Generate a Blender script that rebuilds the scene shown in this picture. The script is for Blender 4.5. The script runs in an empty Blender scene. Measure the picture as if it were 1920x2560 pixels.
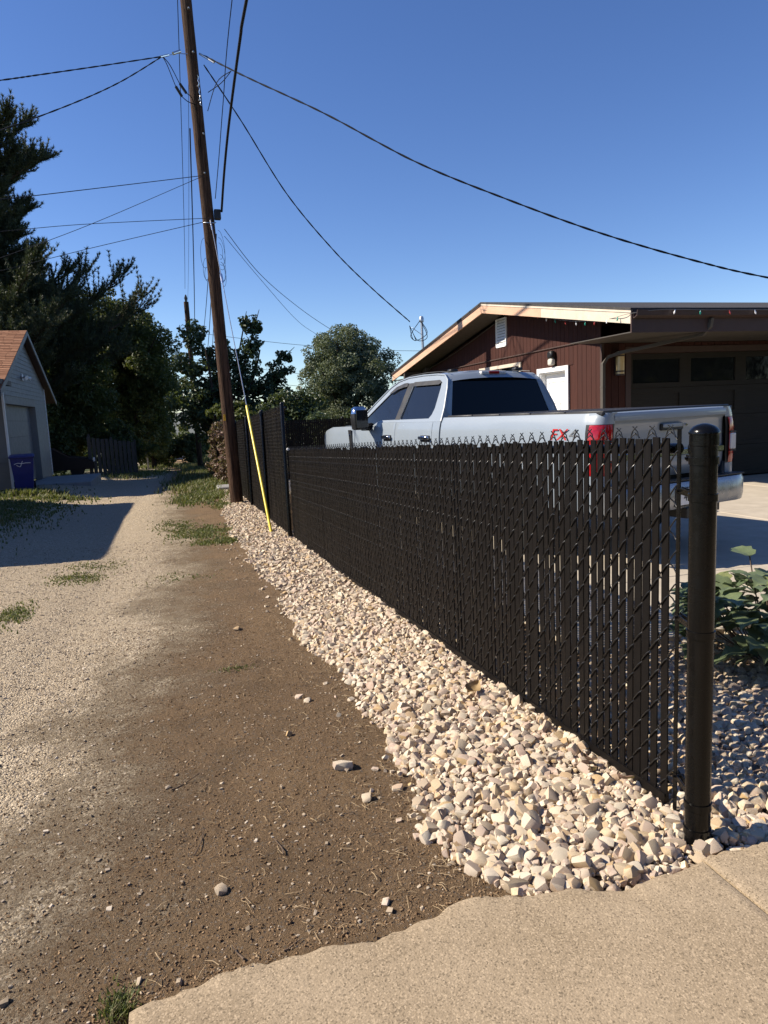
import bpy, bmesh, math, random
import numpy as np
from mathutils import Vector, Matrix
from mathutils.geometry import tessellate_polygon

random.seed(7)
rng = np.random.default_rng(11)
S = bpy.context.scene
COL = S.collection
R = math.radians

# ------------------------------------------------------------------ camera
def make_camera():
    yaw, pitch, roll = R(16.9), R(8.0), R(2.6)
    f = Vector((math.sin(yaw)*math.cos(pitch), math.cos(yaw)*math.cos(pitch), -math.sin(pitch)))
    r = Vector((math.cos(yaw), -math.sin(yaw), 0)); u = r.cross(f)
    r2 = r*math.cos(roll) - u*math.sin(roll); u2 = r*math.sin(roll) + u*math.cos(roll)
    m = Matrix(((r2.x, u2.x, -f.x, 0), (r2.y, u2.y, -f.y, 0), (r2.z, u2.z, -f.z, 1.58), (0, 0, 0, 1)))
    cd = bpy.data.cameras.new('camera'); co = bpy.data.objects.new('camera', cd); COL.objects.link(co)
    co.matrix_world = m
    cd.sensor_fit = 'VERTICAL'; cd.sensor_height = 36.0; cd.lens = 36.0*1775/2560
    cd.clip_start = 0.05; cd.clip_end = 6000
    S.camera = co
make_camera()

# ------------------------------------------------------------------ light
SUNV = Vector((-1.20, 0.40, 1.0)).normalized()      # towards the sun
EL = math.asin(SUNV.z)
world = bpy.data.worlds.new('World'); S.world = world; world.use_nodes = True
wn = world.node_tree
sky = wn.nodes.new('ShaderNodeTexSky'); sky.sky_type = 'NISHITA'; sky.sun_disc = False
sky.sun_elevation = EL; sky.sun_rotation = math.atan2(SUNV.x, SUNV.y)
sky.air_density = 1.0; sky.dust_density = 0.25; sky.ozone_density = 2.6; sky.altitude = 1400
hs = wn.nodes.new('ShaderNodeHueSaturation'); hs.inputs['Hue'].default_value = 0.512; hs.inputs['Saturation'].default_value = 1.18
wn.links.new(sky.outputs[0], hs.inputs['Color']); wn.links.new(hs.outputs[0], wn.nodes['Background'].inputs[0])
wn.nodes['Background'].inputs[1].default_value = 0.098
sd = bpy.data.lights.new('sun', 'SUN'); sd.energy = 5.0; sd.angle = R(0.53); sd.color = (1.0, 0.90, 0.755)
so = bpy.data.objects.new('sun', sd); COL.objects.link(so); so.location = (-30, 10, 40)
so.rotation_euler = (-SUNV).to_track_quat('-Z', 'Y').to_euler()
S.view_settings.view_transform = 'Standard'; S.view_settings.look = 'None'
S.view_settings.exposure = 0.68; S.view_settings.gamma = 1.0
S.view_settings.use_curve_mapping = False

# ------------------------------------------------------------------ materials
class NT:
    def __init__(s, name):
        s.m = bpy.data.materials.new(name); s.m.use_nodes = True; s.t = s.m.node_tree
        s.b = s.t.nodes['Principled BSDF']; s.o = s.t.nodes['Material Output']
    def n(s, typ, **kw):
        nd = s.t.nodes.new(typ)
        for k, v in kw.items(): setattr(nd, k, v)
        return nd
    def l(s, a, b): s.t.links.new(a, b)
    def coord(s, scale=(1, 1, 1), kind='Object'):
        tc = s.n('ShaderNodeTexCoord'); mp = s.n('ShaderNodeMapping'); mp.inputs['Scale'].default_value = scale
        s.l(tc.outputs[kind], mp.inputs[0]); return mp.outputs[0]
    def noise(s, vec, scale, detail=4, rough=0.55):
        nd = s.n('ShaderNodeTexNoise'); nd.inputs['Scale'].default_value = scale
        nd.inputs['Detail'].default_value = detail; nd.inputs['Roughness'].default_value = rough
        s.l(vec, nd.inputs['Vector']); return nd.outputs['Fac']
    def voro(s, vec, scale, feature='F1', out='Distance'):
        nd = s.n('ShaderNodeTexVoronoi'); nd.feature = feature; nd.inputs['Scale'].default_value = scale
        s.l(vec, nd.inputs['Vector']); return nd.outputs[out]
    def ramp(s, fac, stops, interp='LINEAR'):
        nd = s.n('ShaderNodeValToRGB'); cr = nd.color_ramp; cr.interpolation = interp
        while len(cr.elements) < len(stops): cr.elements.new(0.5)
        for e, (p, c) in zip(cr.elements, stops):
            e.position = p; e.color = (c[0], c[1], c[2], 1) if hasattr(c, '__len__') else (c, c, c, 1)
        s.l(fac, nd.inputs[0]); return nd.outputs[0]
    def mix(s, fac, a, b, mode='MIX'):
        nd = s.n('ShaderNodeMix', data_type='RGBA', blend_type=mode)
        for v, i in ((fac, 0), (a, 6), (b, 7)):
            if hasattr(v, 'is_linked'): s.l(v, nd.inputs[i])
            elif hasattr(v, '__len__'): nd.inputs[i].default_value = (v[0], v[1], v[2], 1)
            else: nd.inputs[i].default_value = v if i == 0 else (v, v, v, 1)
        return nd.outputs[2]
    def math(s, op, a, b=0.0, c=None):
        nd = s.n('ShaderNodeMath', operation=op)
        for v, i in ((a, 0), (b, 1), (c, 2)):
            if v is None: continue
            if hasattr(v, 'is_linked'): s.l(v, nd.inputs[i])
            else: nd.inputs[i].default_value = v
        return nd.outputs[0]
    def bump(s, h, strength=0.5, dist=0.01, prev=None):
        nd = s.n('ShaderNodeBump'); nd.inputs['Strength'].default_value = strength; nd.inputs['Distance'].default_value = dist
        s.l(h, nd.inputs['Height'])
        if prev is not None: s.l(prev, nd.inputs['Normal'])
        return nd.outputs[0]
    def set(s, col=None, rough=None, metal=None, normal=None, spec=None, coat=None):
        for v, k in ((col, 'Base Color'), (rough, 'Roughness'), (metal, 'Metallic'), (normal, 'Normal'), (spec, 'Specular IOR Level'), (coat, 'Coat Weight')):
            if v is None: continue
            if hasattr(v, 'is_linked'): s.l(v, s.b.inputs[k])
            elif hasattr(v, '__len__'): s.b.inputs[k].default_value = (v[0], v[1], v[2], 1)
            else: s.b.inputs[k].default_value = v
        return s.m

def plain(name, col, rough=0.6, metal=0.0, spec=0.5, var=0.12, scale=6.0, bump=0.0, bscale=60.0, coat=None, stretch=(1, 1, 1)):
    n = NT(name); v = n.coord(stretch)
    f = n.noise(v, scale, 5, 0.6)
    c = n.ramp(f, [(0.25, [x*(1-var) for x in col]), (0.75, [min(1, x*(1+var)) for x in col])])
    nb = n.bump(n.noise(v, bscale, 3), bump, 0.01) if bump else None
    r = n.ramp(n.noise(v, scale*1.7, 3), [(0.3, max(0.02, rough-0.07)), (0.7, min(1, rough+0.07))])
    return n.set(c, r, metal, nb, spec, coat)

M = {}
def leafmat(name, cols, trans=0.35, rough=0.5, spec=0.35):
    n = NT(name); g = n.n('ShaderNodeNewGeometry'); oi = n.n('ShaderNodeObjectInfo')
    rnd = n.math('FRACT', n.math('ADD', g.outputs['Random Per Island'], oi.outputs['Random']))
    k = len(cols)
    c = n.ramp(rnd, [(i/max(1, k-1), cc) for i, cc in enumerate(cols)])
    n.set(c, rough, 0, None, spec)
    tr = n.n('ShaderNodeBsdfTranslucent'); n.l(n.mix(0.5, c, (0.20, 0.24, 0.03)), tr.inputs[0])
    mx = n.n('ShaderNodeMixShader'); mx.inputs[0].default_value = trans
    n.l(n.b.outputs[0], mx.inputs[1]); n.l(tr.outputs[0], mx.inputs[2]); n.l(mx.outputs[0], n.o.inputs[0])
    return n.m

def make_ground():
    n = NT('alley_ground'); v = n.coord()
    sep = n.n('ShaderNodeSeparateXYZ'); n.l(v, sep.inputs[0]); X, Y = sep.outputs[0], sep.outputs[1]
    big = n.noise(v, 0.9, 4); med = n.noise(v, 5.0, 5, 0.65); fine = n.noise(v, 120, 3, 0.7)
    # soil strip beside the white stones, widening towards the pavement
    yy = n.n('ShaderNodeMapRange'); n.l(Y, yy.inputs[0]); yy.inputs[1].default_value = 2.0; yy.inputs[2].default_value = 9.0
    yy.inputs[3].default_value = -0.62; yy.inputs[4].default_value = 0.22
    d = n.math('SUBTRACT', X, yy.outputs[0])
    d = n.math('ADD', d, n.math('MULTIPLY', n.math('SUBTRACT', big, 0.5), 1.7))
    d = n.math('ADD', d, n.math('MULTIPLY', n.math('SUBTRACT', med, 0.5), 1.3))
    grit = n.noise(v, 110, 4, 0.85); d = n.math('ADD', d, n.math('MULTIPLY', n.math('SUBTRACT', grit, 0.5), 2.2))
    soil = n.n('ShaderNodeMapRange', interpolation_type='SMOOTHSTEP'); n.l(d, soil.inputs[0])
    soil.inputs[1].default_value = -0.42; soil.inputs[2].default_value = 0.48
    sm = soil.outputs[0]
    vor = n.voro(v, 80, 'F1', 'Color'); vd = n.voro(v, 80); vor2 = n.voro(v, 150, 'F1', 'Color'); vd2 = n.voro(v, 150)
    sc = n.n('ShaderNodeSeparateXYZ'); n.l(vor, sc.inputs[0]); sc2 = n.n('ShaderNodeSeparateXYZ'); n.l(vor2, sc2.inputs[0])
    gcol = n.ramp(sc.outputs[0], [(0, (0.22, 0.17, 0.115)), (0.35, (0.43, 0.34, 0.23)), (0.7, (0.58, 0.475, 0.335)), (1, (0.72, 0.61, 0.45))])
    gcol2 = n.ramp(sc2.outputs[0], [(0, (0.33, 0.258, 0.172)), (0.6, (0.52, 0.415, 0.285)), (1, (0.66, 0.545, 0.39))])
    gcol = n.mix(n.ramp(med, [(0.42, 0), (0.6, 1)]), gcol, gcol2)
    scol = n.ramp(n.noise(v, 60, 6, 0.8), [(0.25, (0.140, 0.086, 0.045)), (0.5, (0.250, 0.166, 0.096)), (0.75, (0.385, 0.268, 0.162))])
    scol = n.mix(n.ramp(big, [(0.35, 0), (0.7, 0.75)]), scol, (0.335, 0.226, 0.126))
    scol = n.mix(n.ramp(n.noise(v, 2.3, 3), [(0.5, 0), (0.68, 0.55)]), scol, (0.175, 0.120, 0.071))
    peb = n.ramp(sc2.outputs[1], [(0.90, 0), (0.93, 1)])
    scol = n.mix(peb, scol, n.ramp(sc2.outputs[2], [(0, (0.13, 0.10, 0.075)), (1, (0.32, 0.26, 0.20))]))
    col = n.mix(sm, gcol, scol)
    # lawn colour beyond the built area
    far = n.ramp(n.math('MULTIPLY', n.math('ABSOLUTE', n.math('SUBTRACT', X, -0.6)), 0.1), [(0.30, 0), (0.46, 1)])
    gcl = n.ramp(n.noise(v, 9, 4), [(0.3, (0.035, 0.048, 0.016)), (0.7, (0.075, 0.082, 0.032))])
    col = n.mix(far, col, gcl)
    h = n.math('ADD', n.math('MULTIPLY', n.math('SUBTRACT', 1.0, vd), 0.9), n.math('MULTIPLY', n.math('SUBTRACT', 1.0, vd2), 0.5))
    hs = n.math('ADD', n.math('MULTIPLY', n.noise(v, 110, 5, 0.8), 2.6), n.math('MULTIPLY', n.noise(v, 34, 4, 0.65), 2.2))
    hm = n.n('ShaderNodeMix', data_type='FLOAT'); n.l(sm, hm.inputs[0]); n.l(h, hm.inputs[2]); n.l(hs, hm.inputs[3])
    b = n.bump(hm.outputs[0], 1.0, 0.02)
    return n.set(col, 0.95, 0, b, 0.15)
M['ground'] = make_ground()

def make_concrete(name, c0, c1, agg=True):
    n = NT(name); v = n.coord()
    base = n.ramp(n.noise(v, 3.2, 6, 0.65), [(0.3, c0), (0.7, c1)])
    sp = n.noise(v, 170, 2, 0.8); vc = n.voro(v, 210, 'F1', 'Color'); sx = n.n('ShaderNodeSeparateXYZ'); n.l(vc, sx.inputs[0])
    if agg:
        base = n.mix(n.ramp(sx.outputs[0], [(0.0, 0.65), (0.16, 0.35), (0.24, 0)]), base, [x*0.34 for x in c0])
        base = n.mix(n.ramp(sx.outputs[1], [(0.72, 0), (0.9, 0.7)]), base, [min(1, x*1.35) for x in c1])
        base = n.mix(n.ramp(sp, [(0.30, 0.5), (0.42, 0)]), base, [x*0.5 for x in c0])
    base = n.mix(n.ramp(n.noise(v, 1.1, 5, 0.7), [(0.52, 0), (0.75, 0.22)]), base, [x*0.62 for x in c0])
    h = n.math('ADD', sp, n.math('MULTIPLY', n.voro(v, 150), 0.8))
    return n.set(base, 0.9, 0, n.bump(h, 0.32 if agg else 0.2, 0.003), 0.25)
M['sidewalk'] = make_concrete('sidewalk_concrete', (0.285, 0.216, 0.136), (0.375, 0.291, 0.192))
M['driveway'] = make_concrete('driveway_concrete', (0.40, 0.345, 0.265), (0.52, 0.455, 0.36), False)
M['broken'] = make_concrete('old_concrete', (0.36, 0.30, 0.21), (0.50, 0.43, 0.32))
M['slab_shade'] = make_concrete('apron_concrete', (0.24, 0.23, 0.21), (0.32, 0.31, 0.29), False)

def make_rock():
    n = NT('pink_white_stone'); g = n.n('ShaderNodeNewGeometry'); oi = n.n('ShaderNodeObjectInfo')
    rnd = n.math('FRACT', n.math('ADD', g.outputs['Random Per Island'], oi.outputs['Random']))
    c = n.ramp(rnd, [(0, (0.56, 0.465, 0.325)), (0.14, (0.72, 0.65, 0.50)), (0.26, (0.48, 0.355, 0.275)), (0.40, (0.66, 0.57, 0.43)), (0.54, (0.47, 0.32, 0.14)),
                     (0.62, (0.57, 0.445, 0.345)), (0.76, (0.28, 0.235, 0.185)), (0.84, (0.60, 0.475, 0.30)), (1, (0.68, 0.60, 0.46))])
    v = n.coord()
    c = n.mix(n.ramp(n.noise(v, 45, 5, 0.7), [(0.44, 0), (0.66, 0.7)]), c, (0.30, 0.195, 0.135))
    c = n.mix(n.ramp(n.noise(v, 85, 4, 0.7), [(0.55, 0), (0.7, 0.6)]), c, (0.60, 0.54, 0.45))
    return n.set(c, 0.85, 0, n.bump(n.noise(v, 130, 4, 0.7), 0.5, 0.004), 0.25)
M['rock'] = make_rock()
def make_pebble():
    n = NT('alley_pebble'); g = n.n('ShaderNodeNewGeometry'); oi = n.n('ShaderNodeObjectInfo')
    rnd = n.math('FRACT', n.math('ADD', g.outputs['Random Per Island'], oi.outputs['Random']))
    c = n.ramp(rnd, [(0, (0.19, 0.15, 0.105)), (0.3, (0.38, 0.30, 0.21)), (0.6, (0.50, 0.41, 0.295)), (0.85, (0.34, 0.275, 0.205)), (1, (0.64, 0.55, 0.43))])
    v = n.coord(); return n.set(c, 0.9, 0, n.bump(n.noise(v, 150, 3), 0.4, 0.003), 0.2)
M['pebble'] = make_pebble()
def make_crumb():
    n = NT('soil_crumb'); g = n.n('ShaderNodeNewGeometry')
    c = n.ramp(g.outputs['Random Per Island'], [(0, (0.13, 0.080, 0.044)), (0.5, (0.235, 0.153, 0.086)), (0.94, (0.31, 0.212, 0.124)), (1, (0.42, 0.33, 0.23))])
    return n.set(c, 0.95, 0, None, 0.1)
M['crumb'] = make_crumb()
M['bed_soil'] = plain('stone_bed_soil', (0.16, 0.115, 0.085), 0.95, var=0.35, scale=30, bump=0.6, bscale=90, spec=0.1)

# fence, posts, steel
M['slat'] = plain('dark_brown_slat', (0.0052, 0.0041, 0.0036), 0.50, spec=0.18, var=0.25, scale=14, stretch=(6, 6, 0.6))
M['wire_black'] = plain('black_vinyl_wire', (0.011, 0.0105, 0.010), 0.34, spec=0.6, var=0.2)
M['post_black'] = NT('black_powder_coat')
def _post():
    n = M['post_black']; v = n.coord(); v2 = n.coord((1.0, 1.0, 0.12))
    c = n.ramp(n.noise(v2, 22, 5, 0.7), [(0.50, (0.0032, 0.0031, 0.003)), (0.70, (0.006, 0.0056, 0.0053)), (0.90, (0.026, 0.024, 0.021))])
    r = n.ramp(n.noise(v, 16, 5, 0.7), [(0.35, 0.16), (0.65, 0.34)])
    return n.set(c, r, 0, n.bump(n.noise(v, 220, 2), 0.06, 0.003), 0.26)
M['post_black'] = _post()
M['steel'] = plain('galvanised_steel', (0.55, 0.56, 0.57), 0.38, metal=0.85, var=0.15, scale=40)
M['alu'] = plain('bright_alu', (0.80, 0.81, 0.82), 0.25, metal=1.0, var=0.05)
M['cable'] = plain('black_cable', (0.008, 0.008, 0.010), 0.55, spec=0.3)
M['strand'] = plain('guy_strand', (0.70, 0.70, 0.70), 0.35, metal=0.8, var=0.1, scale=80)
M['yellow'] = plain('yellow_guy_guard', (0.78, 0.60, 0.045), 0.35, var=0.08, scale=5)
M['tag_yellow'] = plain('orange_yellow_tag', (0.80, 0.42, 0.02), 0.5)
M['ink'] = plain('black_ink', (0.01, 0.01, 0.01), 0.6)

def make_polewood():
    n = NT('pole_wood'); v = n.coord((1, 1, 0.06)); v2 = n.coord((1, 1, 0.03))
    c = n.ramp(n.noise(v, 26, 7, 0.7), [(0.25, (0.022, 0.011, 0.007)), (0.45, (0.058, 0.033, 0.021)), (0.62, (0.105, 0.062, 0.040)), (0.8, (0.20, 0.135, 0.092))])
    cr = n.ramp(n.noise(v2, 60, 3, 0.6), [(0.34, 1), (0.44, 0)])
    c = n.mix(n.ramp(n.noise(v2, 60, 3, 0.6), [(0.34, 0.85), (0.44, 0)]), c, (0.012, 0.008, 0.006))
    h = n.math('SUBTRACT', n.noise(v, 40, 6, 0.7), n.math('MULTIPLY', cr, 0.6))
    return n.set(c, 0.9, 0, n.bump(h, 1.0, 0.02), 0.15)
M['polewood'] = make_polewood()
def make_greywood():
    n = NT('weathered_board'); v = n.coord((3, 3, 0.15))
    c = n.ramp(n.noise(v, 12, 6, 0.7), [(0.3, (0.045, 0.040, 0.035)), (0.7, (0.105, 0.094, 0.083))])
    return n.set(c, 0.9, 0, n.bump(n.noise(v, 24, 5), 0.5, 0.01), 0.1)
M['greywood'] = make_greywood()
def make_redwood():
    n = NT('dark_red_stained_board'); v = n.coord((4, 4, 0.2)); oi = n.n('ShaderNodeObjectInfo')
    c = n.ramp(n.noise(v, 12, 6, 0.7), [(0.3, (0.038, 0.0125, 0.0085)), (0.55, (0.055, 0.018, 0.012)), (0.8, (0.082, 0.029, 0.020))])
    c = n.mix(n.math('MULTIPLY', oi.outputs['Random'], 0.4), c, (0.032, 0.012, 0.0095))
    return n.set(c, 0.75, 0, n.bump(n.noise(v, 30, 5), 0.35, 0.006), 0.25)
M['redwood'] = make_redwood()
M['brown_trim'] = plain('brown_trim', (0.055, 0.031, 0.025), 0.55)
M['soffit'] = plain('brown_soffit', (0.072, 0.062, 0.051), 0.6)
M['gdoor'] = plain('dark_brown_garage_door', (0.024, 0.021, 0.017), 0.6, spec=0.25, var=0.2, scale=8, stretch=(0.4, 1, 5))
def make_fascia():
    n = NT('peach_fascia'); v = n.coord((1, 0.25, 1))
    c = n.ramp(n.noise(v, 5, 5, 0.65), [(0.3, (0.54, 0.325, 0.215)), (0.6, (0.62, 0.405, 0.28)), (0.8, (0.56, 0.435, 0.33))])
    c = n.mix(n.ramp(n.noise(n.coord((1, 0.2, 3)), 9, 5, 0.7), [(0.66, 0), (0.74, 0.6)]), c, (0.22, 0.14, 0.10))
    return n.set(c, 0.7, 0, None, 0.25)
M['fascia'] = make_fascia()
M['cream'] = plain('cream_fascia', (0.60, 0.52, 0.41), 0.65, var=0.12, scale=7)
M['shingle_dark'] = plain('dark_shingle', (0.050, 0.046, 0.044), 0.9, var=0.4, scale=14, bump=0.5, bscale=120)
M['white'] = plain('white_paint', (0.80, 0.80, 0.78), 0.45, var=0.04)
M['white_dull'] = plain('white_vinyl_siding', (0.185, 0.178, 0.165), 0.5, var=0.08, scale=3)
M['lamp_glass'] = plain('frosted_glass', (0.62, 0.60, 0.52), 0.25); M['warm_light_tint'] = plain('sconce_warm_light_tint', (0.62, 0.46, 0.22), 0.2)  # sconce amber is warm reflected light put into its colour
M['bulb_w'] = plain('bulb_white', (0.85, 0.85, 0.85), 0.15); M['bulb_g'] = plain('bulb_green', (0.03, 0.30, 0.22), 0.15)
M['bulb_r'] = plain('bulb_red', (0.42, 0.06, 0.05), 0.15)
M['glass_dark'] = plain('dark_glass', (0.010, 0.012, 0.015), 0.06, spec=0.6, var=0.1)
M['tint'] = plain('tinted_glass', (0.004, 0.005, 0.006), 0.08, spec=0.22, var=0.1)
M['black'] = plain('black_plastic', (0.012, 0.012, 0.013), 0.45)
M['rubber'] = plain('tyre_rubber', (0.018, 0.018, 0.018), 0.85, spec=0.2)
def make_shingle():
    n = NT('orange_shingle'); g = n.n('ShaderNodeNewGeometry'); v = n.coord()
    bt = n.n('ShaderNodeTexBrick'); n.l(n.coord((1, 1, 1)), bt.inputs['Vector']); bt.inputs['Scale'].default_value = 3.0
    c = n.ramp(g.outputs['Random Per Island'], [(0, (0.245, 0.115, 0.062)), (0.5, (0.31, 0.15, 0.082)), (1, (0.375, 0.195, 0.112))])
    c = n.mix(n.ramp(n.noise(v, 14, 4, 0.7), [(0.4, 0), (0.75, 0.6)]), c, (0.20, 0.095, 0.055))
    return n.set(c, 0.92, 0, n.bump(n.noise(v, 90, 3), 0.4, 0.006), 0.15)
M['shingle'] = make_shingle()
M['bin_blue'] = plain('blue_bin_plastic', (0.020, 0.024, 0.16), 0.42, var=0.12)
M['bark'] = plain('bark', (0.060, 0.045, 0.034), 0.95, var=0.4, scale=14, bump=0.8, bscale=30, spec=0.1, stretch=(1, 1, 0.3))
M['bark_pine'] = plain('pine_bark', (0.075, 0.052, 0.038), 0.95, var=0.4, scale=12, bump=0.8, bscale=25, spec=0.1)
M['needle'] = leafmat('pine_needle', [(0.030, 0.044, 0.022), (0.050, 0.066, 0.034), (0.074, 0.086, 0.046)], 0.12, 0.55)
M['leaf_dark'] = leafmat('maple_leaf', [(0.040, 0.058, 0.017), (0.060, 0.082, 0.024), (0.088, 0.104, 0.030), (0.120, 0.118, 0.036)], 0.32)
M['leaf_mid'] = leafmat('broad_leaf', [(0.038, 0.062, 0.030), (0.060, 0.088, 0.040), (0.088, 0.118, 0.056)], 0.25, 0.42)
M['leaf_grey'] = leafmat('grey_green_leaf', [(0.085, 0.110, 0.062), (0.13, 0.158, 0.092), (0.185, 0.21, 0.13)], 0.25, 0.5)
M['leaf_yellow'] = leafmat('pale_leaf', [(0.065, 0.084, 0.030), (0.10, 0.115, 0.045), (0.14, 0.135, 0.06)], 0.3)
M['leaf_red'] = leafmat('red_vine_leaf', [(0.11, 0.050, 0.035), (0.17, 0.085, 0.058), (0.21, 0.135, 0.098), (0.10, 0.088, 0.038)], 0.22)
M['grass'] = leafmat('grass_blade', [(0.060, 0.090, 0.020), (0.10, 0.128, 0.032), (0.17, 0.165, 0.062), (0.26, 0.22, 0.11)], 0.3, 0.6)
M['shrub_leaf'] = None
def make_shrubleaf():
    n = NT('shrub_leaf'); oi = n.n('ShaderNodeObjectInfo'); v = n.coord()
    c = n.ramp(oi.outputs['Random'], [(0, (0.10, 0.142, 0.068)), (0.5, (0.15, 0.195, 0.10)), (0.85, (0.20, 0.245, 0.12)), (1, (0.28, 0.30, 0.11))])
    c = n.mix(n.ramp(n.noise(v, 30, 4), [(0.4, 0), (0.7, 0.3)]), c, (0.045, 0.07, 0.035))
    sep = n.n('ShaderNodeSeparateXYZ'); n.l(v, sep.inputs[0])
    vein = n.ramp(n.math('ABSOLUTE', sep.outputs[0]), [(0.0, 1), (0.03, 0)])
    c = n.mix(n.math('MULTIPLY', vein, 0.6), c, (0.20, 0.24, 0.12))
    n.set(c, 0.42, 0, n.bump(n.noise(v, 25, 4), 0.25, 0.01), 0.4)
    tr = n.n('ShaderNodeBsdfTranslucent'); n.l(c, tr.inputs[0]); mx = n.n('ShaderNodeMixShader'); mx.inputs[0].default_value = 0.25
    n.l(n.b.outputs[0], mx.inputs[1]); n.l(tr.outputs[0], mx.inputs[2]); n.l(mx.outputs[0], n.o.inputs[0]); return n.m
M['shrub_leaf'] = make_shrubleaf()
M['dryleaf'] = plain('dry_leaf', (0.28, 0.19, 0.085), 0.7, var=0.3, scale=20)
M['straw'] = plain('dry_pine_needle', (0.36, 0.26, 0.145), 0.8, var=0.3, scale=20)
M['twig'] = plain('twig', (0.11, 0.075, 0.05), 0.9, var=0.3, scale=20)
# truck
def make_paint():
    n = NT('pale_grey_blue_paint'); v = n.coord()
    c = n.ramp(n.noise(v, 3, 4), [(0.3, (0.250, 0.292, 0.335)), (0.7, (0.263, 0.305, 0.348))])
    n.set(c, 0.34, 0.0, None, 0.5); n.b.inputs['Coat Weight'].default_value = 0.6; n.b.inputs['Coat Roughness'].default_value = 0.035; return n.m
M['paint'] = make_paint()
M['chrome'] = plain('chrome', (0.62, 0.63, 0.65), 0.10, metal=1.0, var=0.03)
M['bumper'] = plain('grey_bumper', (0.33, 0.34, 0.35), 0.28, metal=0.6, var=0.05)
M['red_lens'] = plain('red_lens', (0.34, 0.006, 0.010), 0.10, spec=0.8, var=0.45, scale=30)
M['white_lens'] = plain('clear_lens', (0.62, 0.62, 0.62), 0.12, spec=0.7)
M['decal_red'] = plain('red_decal', (0.50, 0.02, 0.02), 0.4); M['decal_grey'] = plain('grey_decal', (0.16, 0.17, 0.18), 0.4)
M['tonneau'] = plain('tonneau_vinyl', (0.020, 0.020, 0.021), 0.5, bump=0.2, bscale=150)
M['dark_car'] = plain('dark_car_paint', (0.006, 0.006, 0.008), 0.4, spec=0.2)
M['van_white'] = plain('van_paint', (0.50, 0.52, 0.55), 0.35)
M['hill'] = plain('far_hill', (0.13, 0.14, 0.13), 0.95, var=0.3, scale=0.004)
M['conc_dark'] = plain('foundation', (0.16, 0.15, 0.14), 0.9, bump=0.3)

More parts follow.
